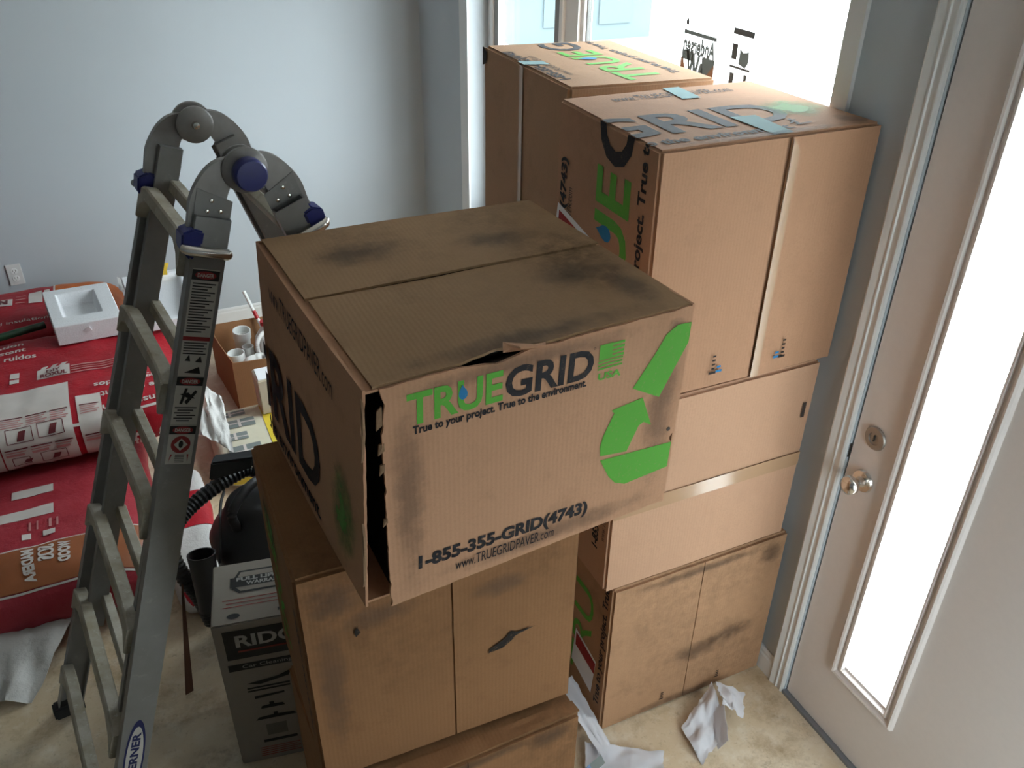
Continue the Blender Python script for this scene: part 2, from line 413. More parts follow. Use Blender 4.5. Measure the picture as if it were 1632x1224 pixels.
# stickers on the wide pane (printed to be read from outside, so mirrored from here)
def see_through(name, col, f=.5):
    t = NT(name); t.color(col); t.rough(.6)
    tl = t.new('ShaderNodeBsdfTranslucent'); tl.inputs['Color'].default_value = col
    mx = t.new('ShaderNodeMixShader'); mx.inputs[0].default_value = f
    t.link(t.b.outputs[0], mx.inputs[1]); t.link(tl.outputs[0], mx.inputs[2]); t.link(mx.outputs[0], t.out.inputs['Surface']); return t.m
S_grey = see_through('sticker_grey', (.026, .026, .0235, 1), .7); S_dark = see_through('sticker_black', (.015, .015, .015, 1), .3)
S_or = see_through('sticker_orange', (.05, .020, .010, 1), .8); S_pale = see_through('sticker_white', (.85, .85, .82, 1), .8)
GX = .1255
def glassface(y1, z0, w_, h_): return Face((GX, y1, z0), (GX, y1-w_, z0), (GX, y1-w_, z0+h_), (GX, y1, z0+h_))
f1 = glassface(-2.30, 1.735, .185, .21)
st = thing('window_sticker', 'white sticker with mirrored maker lettering and orange triangles on window pane', 'sticker', (GX, -2.39, 1.735), 'stickers on the window pane')
poly(f1, 'sheet', rectp(0, .185, .0, .19), S_pale, st, .0004)
text(f1, 'Andersen', (.180, .115), (.006, .115), .046, S_grey, st, mirror=True, bold=.045, off=.001)
poly(f1, 'printed_band', rectp(.004, .182, .168, .180), S_grey, st, .001)
poly(f1, 'printed_block', [(.004, .088), (.066, .088), (.066, .118), (.004, .118)], S_grey, st, .0007)
poly(f1, 'printed_triangle', [(.0, .015), (.05, .015), (.012, .092), (.0, .092)], S_or, st, .001)
poly(f1, 'printed_triangle', [(.122, .03), (.184, .03), (.184, .10)], S_or, st, .001)
poly(f1, 'printed_triangle', [(.122, .03), (.184, .10), (.184, .112), (.116, .112)], S_grey, st, .0008)
text(f1, 'W', (.108, .03), (.030, .03), .080, S_grey, st, mirror=True, bold=.05, off=.0012)
text(f1, 'A', (.140, .02), (.088, .02), .066, S_grey, st, mirror=True, bold=.05, off=.0012)
poly(f1, 'printed_mark', [(.010, .196), (.025, .196), (.025, .208), (.017, .218), (.010, .208)], S_dark, st, .001)
f2 = glassface(-2.56, 1.68, .10, .30)
st = thing('window_sticker', 'narrow white sticker with black bars and small print on window pane', 'sticker', (GX, -2.61, 1.68), 'stickers on the window pane')
poly(f2, 'sheet', rectp(0, .10, 0, .275), S_pale, st, .0004)
multi(f2, 'printed_bar', [rectp(0, .10, .262, .280), rectp(.0, .10, .165, .172)], S_dark, st, .001, True)
multi(f2, 'printed_block', [rectp(.004, .03, .19, .235), rectp(.006, .028, .10, .15), rectp(.075, .09, .13, .155), rectp(.003, .026, .082, .09)], S_dark, st, .001, True)
multi(f2, 'printed_map', [[(.042, .18), (.075, .172), (.088, .19), (.086, .222), (.06, .215), (.042, .225)]], S_grey, st, .001)
multi(f2, 'printed_lines', [rectp(.01+.01*(k % 2), .085-.012*(k % 3), .07-k*.013, .077-k*.013) for k in range(6)], S_grey, st, .001)

# outside: pale ground and a small outbuilding, washed out by the daylight
MB().box(.3, 40, -20, 45, -.35, -.25).box(-12, .3, -20, YF-.3, -.35, -.25).build('ground', plain('pale_gravel', (.5, .49, .47, 1), .9, scale=3), struct=True)
sh = thing('outbuilding', 'pale blue outbuilding seen faintly through the narrow window pane', 'building', (5.6, 9.6, -.25))
MB().box(4.4, 6.9, 8.2, 11.4, -.25, .75).build('wall', plain('pale_blue_siding', (.085, .112, .12, 1), .8), sh)
m = MB(); m.prism([(-1.6, 0), (1.6, 0), (0, .9)], (1, 0, 0), (0, 0, 1), (5.65, 8.0, .75), (0, 3.6, 0)); m.build('roof', plain('pale_roof', (.095, .108, .112, 1), .8), sh)
MB().box(4.9, 5.5, 8.17, 8.2, .0, .55).build('window', plain('outbuilding_window', (.08, .105, .112, 1), .8), sh)
MB().box(5.9, 6.5, 8.17, 8.2, .0, .55).build('window', bpy.data.materials['outbuilding_window'], sh)

# wall outlet
ot = thing('wall_outlet', 'white duplex wall outlet on the blue-grey back wall', 'outlet', (-2.2745, 0, .435))
MB().box(-2.3095, -2.2395, -.007, -.0005, .4347, .5487).build('cover_plate', M_trim, ot, bevel=.002)
for dz in (-.02, .02):
    m = MB(); m.lathe([(0, 0), (.0165, 0), (.016, .002), (0, .002)], (-2.2745, -.007, .4917+dz), (0, -1, 0), 20); rc = m.build('receptacle', M_vinyl, ot)
    MB().box(-2.2815, -2.2795, -.0096, -.0088, .4917+dz-.001, .4917+dz+.008).box(-2.2695, -2.2675, -.0096, -.0088, .4917+dz-.001, .4917+dz+.008).box(-2.276, -2.273, -.0096, -.0088, .4917+dz-.010, .4917+dz-.006).build('slots', M_dkmetal, rc)

# ------------------------------------------------------------------ cardboard boxes
def panel(name, face, a0, a1, b0, b1, th, mat, parent, na=10, nb=10, rag=None, off=0.0, warp=None):
    """board panel on a face region with thickness (inwards); rag(side, t) pulls edges in; warp(a,b) pushes out"""
    va = []; vb = []
    for j in range(nb+1):
        for i in range(na+1):
            s, t = i/na, j/nb
            l = rag('l', t) if rag else 0; r = rag('r', t) if rag else 0; bt = rag('b', s) if rag else 0; tp = rag('t', s) if rag else 0
            a = (a0+l)*(1-s)+(a1-r)*s; b = (b0+bt)*(1-t)+(b1-tp)*t
            w_ = warp(a, b) if warp else 0
            va.append(face.at(a, b, off+w_)); vb.append(face.at(a, b, off+w_-th))
    n = (na+1)*(nb+1); f = []
    I = lambda i, j: j*(na+1)+i
    for j in range(nb):
        for i in range(na):
            f.append((I(i, j), I(i+1, j), I(i+1, j+1), I(i, j+1))); f.append((n+I(i, j+1), n+I(i+1, j+1), n+I(i+1, j), n+I(i, j)))
    for i in range(na):
        f.append((I(i+1, 0), I(i, 0), n+I(i, 0), n+I(i+1, 0))); f.append((I(i, nb), I(i+1, nb), n+I(i+1, nb), n+I(i, nb)))
    for j in range(nb):
        f.append((I(0, j), I(0, j+1), n+I(0, j+1), n+I(0, j))); f.append((I(na, j+1), I(na, j), n+I(na, j), n+I(na, j+1)))
    return mk(name, va+vb, f, mat, parent)
def faces_of(c):
    g = lambda k: Vector(c[k])
    return dict(front=Face(g('FLB'), g('FRB'), g('FRT'), g('FLT')), left=Face(g('BLB'), g('FLB'), g('FLT'), g('BLT')),
                right=Face(g('FRB'), g('BRB'), g('BRT'), g('FRT')), back=Face(g('BRB'), g('BLB'), g('BLT'), g('BRT')),
                top=Face(g('FLT'), g('FRT'), g('BRT'), g('BLT')), bottom=Face(g('BLB'), g('BRB'), g('FRB'), g('FLB')))
def corners(FL, FR, BR, BL, z0, z1, top=None):
    t = top or (FL, FR, BR, BL)
    return dict(FLB=(*FL, z0), FRB=(*FR, z0), BRB=(*BR, z0), BLB=(*BL, z0), FLT=(*t[0], z1), FRT=(*t[1], z1), BRT=(*t[2], z1), BLT=(*t[3], z1))
def carton(label, c, mat, flap_side='front', seam='v', at=.5, gap=.0035, group='brown printed cartons in the stacks', warpf=None, tilt=(0, 0)):
    """a closed carton: rounded body, and two closing flaps on one side"""
    cen = sum((Vector(c[k]) for k in ('FLB', 'FRB', 'BRB', 'BLB')), Vector())/4
    t = thing('cardboard_box', label, 'box', cen, group)
    F = faces_of(c); keys = dict(front=('FLB', 'FRB', 'FRT', 'FLT'), left=('BLB', 'FLB', 'FLT', 'BLT'), top=('FLT', 'FRT', 'BRT', 'BLT'))[flap_side]
    th = .0045; cc = {k: Vector(v) for k, v in c.items()}
    for k in keys: cc[k] = cc[k]-F[flap_side].n*th
    m = MB(); m.hexa([cc[k] for k in ('FLB', 'FRB', 'BRB', 'BLB')], [cc[k] for k in ('FLT', 'FRT', 'BRT', 'BLT')])
    b = m.build('carton_body', mat, t, bevel=.007, seg=3); smooth_by_angle(b, 35)
    f = F[flap_side]; sd = random.random()*50
    rag = lambda side, s: .0012*(1+noise.noise((s*9+sd, {'l': 0, 'r': 7, 'b': 13, 't': 19}[side], 0)))
    wp = lambda A, B: .0012*noise.noise((A*5+sd, B*5, 1.0))
    e = .004
    if seam == 'v':
        x = f.w*at
        panel('flap', f, e, x-gap/2, e, f.h-e, th, mat, t, 12, 12, rag, 0, lambda A, B: wp(A, B)+tilt[0]*max(0, A/x)**2)
        panel('flap', f, x+gap/2, f.w-e, e, f.h-e, th, mat, t, 12, 12, rag, 0, lambda A, B: wp(A, B)+tilt[1]*max(0, (f.w-A)/(f.w-x))**2)
    else:
        x = f.h*at
        panel('flap', f, e, f.w-e, e, x-gap/2, th, mat, t, 12, 12, rag, 0, lambda A, B: wp(A, B)+tilt[0]*max(0, B/x)**2)
        panel('flap', f, e, f.w-e, x+gap/2, f.h-e, th, mat, t, 12, 12, rag, 0, lambda A, B: wp(A, B)+tilt[1]*max(0, (f.h-B)/(f.h-x))**2)
    return t, F

def clip_map(v, f, s0):
    """split a flat mesh at x = s0"""
    bm = bmesh.new(); vs_ = [bm.verts.new((x, y, 0)) for x, y in v]
    for q in f:
        try: bm.faces.new([vs_[i] for i in q])
        except ValueError: pass
    out = []
    for keep in (0, 1):
        b2 = bm.copy()
        bmesh.ops.bisect_plane(b2, geom=list(b2.verts)+list(b2.edges)+list(b2.faces), plane_co=(s0, 0, 0), plane_no=(1, 0, 0), clear_outer=(keep == 0), clear_inner=(keep == 1))
        b2.verts.index_update()
        out.append(([(p.co.x, p.co.y) for p in b2.verts], [tuple(p.index for p in q.verts) for q in b2.faces])); b2.free()
    bm.free(); return out
def wrap_text(s, fA, mapA, fB, mapB, s_edge, length, cap, mat, parent, start=0.0, bold=0.0, name='printed_text', off=.0014):
    """text running over an edge: distance along the text < s_edge lies on face A, the rest on face B"""
    v, f, L = text2d(s, bold); kx = length/L; ky = cap/CAPH
    v = [(start+x*kx, y*ky) for x, y in v]
    for (vv, ff), fc, mp in zip(clip_map(v, f, s_edge), (fA, fB), (mapA, mapB)):
        if ff: put(fc, name, [mp(x, y) for x, y in vv], ff, mat, parent, off)
DROP = [(0, .62), (.09, .44), (.2, .25), (.24, .05), (.2, -.12), (.1, -.22), (0, -.25), (-.1, -.22), (-.2, -.12), (-.24, .05), (-.2, .25), (-.09, .44)]
def drop(face, c, r, ang, mat, parent):
    ca, sa = math.cos(ang), math.sin(ang)
    poly(face, 'printed_drop', [(c[0]+(x*ca-y*sa)*r, c[1]+(x*sa+y*ca)*r) for x, y in DROP], mat, parent, .002)

# -- stack by the door: three cartons lying on their side
cR3 = corners((-.645, -3.347), (-.016, -3.344), (-.022, -2.884), (-.649, -2.887), .002, .616)
R3, FR3 = carton('scuffed brown carton at the bottom of the stack beside the door, standing on the floor', cR3,
    cardboard('kraft_scuffed', CB['c'], .45, [(.18, -.24, .12, .25, .5), (-.05, -.24, .25, .3, .4), (-.1, -.24, .6, .35, .5), (.2, -.23, .58, .25, .5)]), at=.5, gap=.0008)
f = FR3['left']
text(f, 'True to your project. True', (.43, .085), (.435, .60), .026, I_black, R3, bold=.03)
text(f, 'TRU', (.36, .10), (.36, .5), .11, I_green, R3, bold=.0)
poly(f, 'paper_label', [(.255, .13), (.385, .10), (.40, .26), (.27, .285)], M_white, R3, .002)
poly(f, 'label_print', [(.275, .215), (.395, .20), (.398, .25), (.275, .272)], I_red, R3, .0026)
multi(FR3['front'], 'printed_mark', [rectp(.216, .232, .04, .045)]+[rectp(.22+.0, .231, .05+i*.009, .054+i*.009) for i in range(3)], I_scrib, R3, .003)
multi(FR3['front'], 'printed_mark', [rectp(.436, .452, .04, .045)]+[rectp(.44, .451, .05+i*.009, .054+i*.009) for i in range(3)], I_scrib, R3, .003)

cR2 = corners((-.676, -3.341), (-.040, -3.338), (-.044, -2.880), (-.675, -2.882), .620, 1.236)
R2, FR2 = carton('clean brown carton with a level packing tape strip, second in the stack beside the door', cR2, cardboard('kraft_clean', CB['e'], .1), seam='h', at=.475, gap=.001)
f = FR2['front']
panel('tape', f, .006, f.w-.006, .268, .314, .0006, M_tape, R2, 14, 2, None, .0042)
f = FR2['left']
text(f, '1-855-355-GRID(4743)', (.40, .12), (.40, .47), .028, I_black, R2, bold=.04)
text(f, 'www.TRUEGRIDPAVER.com', (.435, .17), (.435, .42), .022, I_line, R2)
text(f, 'TRUEGRID', (.24, .05), (.24, .55), .09, I_green, R2)
poly(FR2['front'], 'printed_mark', rectp(.60, .612, .44, .49), I_line, R2, .004)

cR1 = corners((-.626, -3.334), (-.014, -3.338), (-.022, -2.850), (-.622, -2.843), 1.240, 1.876, top=((-.628, -3.328), (-.012, -3.332), (-.030, -2.852), (-.618, -2.842)))
R1, FR1 = carton('brown carton on top of the stack beside the door, lettering wrapping over its upper edge', cR1,
    cardboard('kraft_top_carton', CB['a'], .16, [(-.3, .05, .63, .25, .25)]), at=.555, gap=.006, tilt=(0, .004))
ft, fl_, ff_ = FR1['top'], FR1['left'], FR1['front']
E0 = fl_.h
mapA = lambda base: (lambda x, y: (base-y, x))           # left face: text climbs, letter tops point to the back
mapB = lambda base: (lambda x, y: (x-E0, base_b(base)+y))
base_b = lambda base: ft.h-base
for s_, st_, ln, mt in (('TRUE', .02, .515, I_green), ('GRID', .548, .555, I_black)):
    wrap_text(s_, fl_, mapA(.375), ft, mapB(.375), E0, ln, .15, mt, R1, st_, .022, 'printed_logo')
wrap_text('True to your project. True to the environment.', fl_, mapA(.443), ft, mapB(.443), E0, 1.0, .030, I_black, R1, .03, .03)
wrap_text('1-855-355-GRID (4743)', fl_, mapA(.06), ft, mapB(.06), E0, .50, .030, I_black, R1, .0, .04)
text(fl_, 'www.TRUEGRIDPAVER.com', (.100, .17), (.096, .43), .026, I_line, R1)
text(ft, 'www.TRUEGRIDPAVER.com', (.12, .405), (.488, .395), .040, I_black, R1)
drop(fl_, (.285, .375), .085, PI/2, I_blue, R1)
poly(fl_, 'paper_label', [(.01, .30), (.12, .20), (.215, .335), (.02, .37)], M_white, R1, .002)
poly(fl_, 'label_print', [(.022, .25), (.10, .21), (.18, .325), (.03, .352)], I_red, R1, .0028)
poly(ft, 'clear_tape', [(.30, .365), (.355, .36), (.368, .481), (.315, .481)], M_ctape, R1, .0022)
poly(ft, 'clear_tape', [(.305, .012), (.36, .012), (.372, .165), (.302, .172)], M_ctape, R1, .0026)
smear(ft, 'green_smear', (.51, .19), .10, .10, I_smear, R1)
multi(ft, 'scribble', [[(.40, .075), (.41, .075), (.44, .10), (.43, .10)], [(.41, .06), (.46, .065), (.46, .07), (.41, .068)], [(.42, .11), (.43, .11), (.425, .06), (.418, .06)]], I_scrib, R1, .002)
poly(ff_, 'tape', [(.338, .004), (.362, .004), (.368, .60), (.346, .63)], M_tape, R1, .0065)
for x, sg in ((.212, 1), (.432, -1)):
    multi(ff_, 'printed_mark', [rectp(x-.012, x+.010, .045, .052)]+[rectp(x-.005, x+.005, .058+i*.012, .063+i*.012) for i in range(4)], I_scrib, R1, .007)
    multi(ff_, 'printed_mark', [rectp(x+sg*.010, x+sg*.028, .047, .054), rectp(x+sg*.012, x+sg*.024, .06, .066)] if sg > 0 else [rectp(x-.028, x-.010, .047, .054), rectp(x-.024, x-.012, .06, .066)], I_blue, R1, .007)

for (fc, own, lst) in ((FR3['front'], R3, ((.35, .22, .16, .05), (.47, .25, .12, .04), (.3, .585, .3, .022), (.3, .02, .3, .025), (.57, .55, .05, .06))), (FR1['top'], R1, ((.30, .02, .3, .02), (.56, .05, .05, .05)))):
    for (a, b, ra, rb) in lst: smear(fc, 'soot_mark', (a, b), ra, rb, I_soot, own, .0035)
# -- stack by the window: only the top one shows
cK = lambda z0, z1, dx=0, dy=0: corners((-.53+dx, -2.722+dy), (-.085+dx, -2.772+dy), (-.076+dx, -2.166+dy), (-.512+dx, -2.106+dy), z0, z1)
KM = cardboard('kraft_window_stack', CB['b'], .25)
K3, _ = carton('brown carton on the floor, lowest of the stack under the window', cK(.002, .619, .01, .01), KM, 'left')
K2, _ = carton('brown carton in the middle of the stack under the window', cK(.621, 1.239, -.005, 0), KM, 'left')
K1, FK = carton('brown carton on top of the stack against the window, printing upside down on its lid', cK(1.241, 1.87), KM, 'left', 'v', .5, .003)
ft, fl_ = FK['top'], FK['left']
text(ft, '1-855-355-GRID(4743)', (.050, .09), (.040, .50), .030, I_black, K1, bold=.04)
text(ft, 'www.TRUEGRIDPAVER.com', (.085, .14), (.078, .42), .024, I_line, K1)
text(ft, 'TRUE', (.325, .045), (.295, .46), .12, I_green, K1, bold=.015, name='printed_logo')
text(ft, 'G', (.295, .475), (.285, .60), .12, I_black, K1, bold=.015, name='printed_logo')
text(ft, 'True to your project. True to', (.395, .09), (.360, .60), .026, I_black, K1, bold=.03)
drop(ft, (.235, .335), .07, PI/2, I_blue, K1)
poly(ft, 'clear_tape', [(.0, .300), (.075, .285), (.075, .335), (.0, .35)], M_ctape, K1, .0022)
panel('tape', fl_, fl_.w*.5-.012, fl_.w*.5+.012, .005, fl_.h-.004, .0006, M_tape, K1, 1, 10, None, .004)
poly(fl_, 'scuff', [(.0, .57), (.03, .58), (.035, .615), (.012, .627), (.0, .627)], I_scrib, K1, .006)

# -- stack in the middle of the floor: two cartons with the torn one on top
cL3 = corners((-1.534, -3.676), (-.927, -3.660), (-.939, -3.205), (-1.547, -3.217), .002, .608)
L3, FL3 = carton('crushed brown carton at the foot of the middle stack, cut off by the picture edge', cL3, cardboard('kraft_foot', CB['d'], .4, [(.28, -.23, .55, .25, .6)]), at=.5, gap=.004)
fR = FL3['front']
# crumpled upper edge fold lying on the step under the next carton
panel('folded_edge', Face((-1.53, -3.668, .609), (-.925, -3.652, .609), (-.93, -3.615, .612), (-1.535, -3.605, .612)), 0, .605, 0, .055, .004, L3.children[0].data.materials[0], L3, 24, 3, None, .003, lambda a, b: .003*noise.noise((a*14, b*30, 3)))
cL2 = corners((-1.544, -3.594), (-.929, -3.606), (-.922, -3.130), (-1.535, -3.118), .622, 1.238, top=((-1.545, -3.596), (-.929, -3.606), (-.921, -3.130), (-1.535, -3.116)))
L2, FL2 = carton('dull brown carton with black marker scribble, under the torn printed carton', cL2,
    cardboard('kraft_dull', CB['d'], .35, [(-.25, -.24, .55, .2, .5), (-.1, -.24, .33, .2, .35), (.2, -.24, .5, .25, .3)]), at=.51, gap=.0025)
f = FL2['front']
multi(f, 'marker_scribble', [[(.395, .250), (.46, .285), (.455, .292), (.398, .262)], [(.41, .252), (.44, .262), (.47, .288), (.45, .30)], [(.43, .27), (.47, .283), (.51, .293), (.46, .291)], [(.40, .252), (.43, .254), (.46, .275), (.43, .268)]], I_scrib, L2, .004)
poly(f, 'tear', [(.105, .43), (.116, .44), (.11, .455), (.113, .462), (.103, .448)], I_scrib, L2, .004)
f = FL2['left']
text(f, 'TRUE', (.20, .10), (.20, .50), .10, I_green, L2, bold=.01); text(f, 'True to your project.', (.43, .1), (.43, .5), .026, I_black, L2, bold=.03)
smear(f, 'green_smear', (.19, .52), .10, .09, I_smear, L2)

for (a, b, ra, rb) in ((.07, .545, .07, .06), (.16, .47, .10, .04), (.05, .3, .04, .25), (.42, .45, .08, .04)): smear(FL2['front'], 'soot_mark', (a, b), ra, rb, I_soot2, L2, .003)
for (a, b, ra, rb) in ((.52, .57, .08, .04), (.3, .59, .3, .02)): smear(FL3['front'], 'soot_mark', (a, b), ra, rb, I_soot, L3, .003)
# -- the torn printed carton on top of the middle stack, built from its board panels
FM = cardboard('kraft_torn_carton', srgb(190, 146, 115), .32, [(0, 0, 0, .01, 0)])
FMT = cardboard('kraft_dusty_top', srgb(160, 128, 96), .35, [(.22, .02, .471, .16, .95), (-.16, .25, .471, .16, .5), (.22, -.10, .471, .12, .5), (.12, .24, .471, .15, .5), (0, -.1, .471, .3, .2)])
G = thing('cardboard_box', 'brown carton with green and black lettering and a split corner, topmost of middle stack', 'box', (-1.09, -3.40, 1.241), 'brown printed cartons in the stacks')
zb, zt = 1.241, 1.712
pFLB, pFRB, pFRT, pFLT = (-1.396, -3.730, zb), (-.773, -3.674, zb), (-.771, -3.686, zt), (-1.388, -3.734, zt)
pLTB, pLFB, pLFT, pLBT = (-1.477, -3.091, zb), (-1.437, -3.713, zb), (-1.412, -3.733, zt), (-1.449, -3.079, zt)
pBRB, pBRT = (-.822, -3.075, zb), (-.817, -3.082, zt)
Gf = Face(pFLB, pFRB, pFRT, pFLT); Gl = Face(pLTB, pLFB, pLFT, pLBT); Gr = Face(pFRB, pBRB, pBRT, pFRT); Gb = Face(pBRB, pLTB, pLBT, pBRT)
Gt = Face(pLFT, pFRT, pBRT, pLBT); Gbo = Face(pLTB, pBRB, pFRB, pLFB)
def ragF(side, s):
    if side == 'l': return .002+.006*max(0, noise.noise((s*22, 1, 0)))+.010*max(0, noise.noise((s*6, 4, 0)))*(s > .55)
    if side == 'r': return .001+.005*max(0, noise.noise((s*20, 3, 0)))+.012*max(0, 1-abs(s-.36)/.035)
    if side == 't': return .004+.003*noise.noise((s*18, 5, 0))+.012*max(0, 1-abs(s-.34)/.1)
    return .002+.002*noise.noise((s*25, 6, 0))
def ragL(side, s):
    if side == 'r': return .001+.007*max(0, noise.noise((s*18, 11, 0)))+.012*max(0, 1-abs(s-.83)/.08)
    return .001
panel('front_panel', Gf, 0, Gf.w, 0, Gf.h, .005, FM, G, 60, 60, ragF)
panel('side_panel', Gl, 0, Gl.w, 0, Gl.h, .005, FM, G, 24, 60, ragL, 0, lambda a, b: .004*math.sin(a*5))
panel('side_panel', Gr, 0, Gr.w, 0, Gr.h, .005, FM, G, 10, 10)
panel('back_panel', Gb, 0, Gb.w, 0, Gb.h, .005, FM, G, 10, 10)
panel('bottom_panel', Gbo, .006, Gbo.w-.006, .006, Gbo.h-.01, .005, FM, G, 10, 10)
def ragT(side, s):
    if side == 'b': return .004+.004*abs(noise.noise((s*16, 9, 0)))+.016*max(0, 1-abs(s-.36)/.13)
    return .001
panel('top_flap', Gt, .016, Gt.w, 0, Gt.h*.52-.002, .005, FMT, G, 50, 20, ragT, 0, lambda a, b: .002*noise.noise((a*4, b*4, 2))-.004*max(0, b/.34-.8)*(a < .3))
panel('top_flap', Gt, .012, Gt.w, Gt.h*.52+.002, Gt.h, .005, FMT, G, 20, 20, None, 0, lambda a, b: .002*noise.noise((a*4, b*4, 7))+.003)
panel('minor_flap', Gt, .001, .16, .004, Gt.h-.004, .005, FM, G, 6, 20, None, -.006)
m = MB(); m.hexa([(-1.385, -3.69, zb+.02), (-.80, -3.64, zb+.02), (-.845, -3.11, zb+.02), (-1.40, -3.12, zb+.02)], [(-1.375, -3.69, zt-.03), (-.80, -3.645, zt-.03), (-.845, -3.115, zt-.03), (-1.39, -3.12, zt-.03)])
m.build('slit_shade_block', plain('slit_shade_black', (.006, .006, .006, 1), .9, spec=.1), G)  # black block added inside to paint the shade seen through the split corner
for (a, b, ra, rb) in ((.30, .447, .30, .024), (.045, .24, .04, .22), (.578, .24, .045, .22), (.33, .036, .30, .03), (.59, .43, .03, .03)): smear(Gf, 'soot_mark', (a, b), ra, rb, I_soot2, G, .0009)
for (a, b, ra, rb) in ((.52, .22, .12, .07), (.17, .50, .12, .07), (.46, .46, .12, .06), (.58, .12, .05, .10), (.30, .03, .28, .04)): smear(Gt, 'soot_mark', (a, b), ra, rb, I_soot, G, .004)
# torn scraps of liner along the split corner and the upper front edge
for (a, b, w_, h_, o) in ((-.006, .39, .010, .045, .002), (-.005, .34, .010, .025, .003), (-.004, .19, .008, .02, .002), (-.005, .30, .009, .025, .002)):
    mp = MB(); mp.add([Gf.at(a, b, -o), Gf.at(a+w_, b+.01, .001), Gf.at(a+w_, b+h_, .001), Gf.at(a+.003, b+h_*.8, -o*1.5), Gf.at(a, b, -o-.003), Gf.at(a+w_, b+.01, -.003), Gf.at(a+w_, b+h_, -.003), Gf.at(a+.003, b+h_*.8, -o*1.5-.003)],
           [(0, 1, 2, 3), (7, 6, 5, 4), (0, 4, 5, 1), (1, 5, 6, 2), (2, 6, 7, 3), (3, 7, 4, 0)])
    mp.build('torn_edge', M_edge, G)
for (b0, b1, o) in ((.33, .455, .002), (.05, .20, .003)):
    mp = MB(); mp.add([Gl.at(Gl.w-.004, b0, o), Gl.at(Gl.w+.010, b0+.03, o+.004), Gl.at(Gl.w+.006, (b0+b1)/2, o), Gl.at(Gl.w+.008, b1-.02, o+.002), Gl.at(Gl.w-.004, b1, o)]+[Gl.at(Gl.w-.004, b0, o-.004), Gl.at(Gl.w+.010, b0+.03, o), Gl.at(Gl.w+.006, (b0+b1)/2, o-.004), Gl.at(Gl.w+.008, b1-.02, o-.002), Gl.at(Gl.w-.004, b1, o-.004)],
           [(0, 1, 2, 3, 4), (9, 8, 7, 6, 5)]+[(i, i+5, (i+1) % 5+5, (i+1) % 5) for i in range(5)])
    mp.build('torn_edge', M_edge, G)
tf = Gt
mp = MB(); mp.add([tf.at(.245, .003, .004), tf.at(.325, .0, .002), tf.at(.315, -.016, .006), tf.at(.27, -.012, .012), tf.at(.25, .014, .014), tf.at(.245, .003, .000), tf.at(.325, .0, -.002), tf.at(.315, -.016, .002), tf.at(.27, -.012, .008), tf.at(.25, .014, .010)],
    [(4, 3, 2, 1, 0), (5, 6, 7, 8, 9)]+[(i, (i+1) % 5, (i+1) % 5+5, i+5) for i in range(5)])
mp.build('torn_scrap', FM, G)
# printing on the front
text(Gf, 'TRUE', (.046, .386), (.222, .384), .056, I_green, G, name='printed_logo', bold=.028)
text(Gf, 'GRID', (.226, .384), (.406, .377), .056, I_black, G, name='printed_logo', bold=.028)
drop(Gf, (.147, .415), .034, .1, I_blue, G)
text(Gf, 'True to your project. True to the environment.', (.055, .366), (.395, .360), .0145, I_black, G, bold=.035)
text(Gf, 'o', (.404, .432), (.409, .432), .006, I_black, G)
multi(Gf, 'printed_flag', [rectp(.418, .446, .405, .437)]+[rectp(.446, .472, .405+i*.0085, .4105+i*.0085) for i in range(4)]+[rectp(.417, .471, .385+i*.007, .3885+i*.007) for i in range(3)], I_green, G)
text(Gf, 'USA', (.419, .364), (.470, .362), .014, I_green, G, bold=.03)
for pts in ([(.624, .434), (.592, .436), (.568, .422), (.55, .391), (.503, .322), (.57, .283), (.624, .391)],
            [(.458, .286), (.53, .294), (.56, .221), (.54, .234), (.529, .229), (.506, .175), (.443, .185), (.44, .207), (.445, .231), (.466, .278)],
            [(.444, .174), (.620, .159), (.619, .096), (.512, .091), (.486, .104), (.469, .125)]):
    poly(Gf, 'printed_arrow', pts, I_green, G)
m = MB(); m.lathe([(0, 0), (.0045, 0), (.0045, .0012), (0, .0012)], Gf.at(.607, .195, .0005), Gf.n, 10); m.build('puncture_hole', M_dkmetal, G)
text(Gf, '1-855-355-GRID(4743)', (.057, .070), (.424, .054), .027, I_black, G, bold=.045)
text(Gf, 'www.TRUEGRIDPAVER.com', (.131, .032), (.347, .023), .024, I_black, G)
# printing on the left panel
wr_ = lambda x, y: (x, y)
v_, f_, L_ = text2d('GRID', .022)
parts = clip_map([(x*.51/L_-.115, .085+y*.165/CAPH) for x, y in v_], f_, .008)
put(Gl, 'printed_logo', parts[1][0], parts[1][1], I_black, G, .0055)
v_, f_, L_ = text2d('to the environment.', .03)
parts = clip_map([(x*.46/L_-.075, .025+y*.036/CAPH) for x, y in v_], f_, .006)
put(Gl, 'printed_text', parts[1][0], parts[1][1], I_black, G, .0055)
text(Gl, 'www.TRUEGRIDPAVER.com', (.10, .385), (.49, .375), .044, I_black, G, off=.0055)
smear(Gl, 'green_smear', (.525, .15), .075, .14, I_smear, G, .0055)

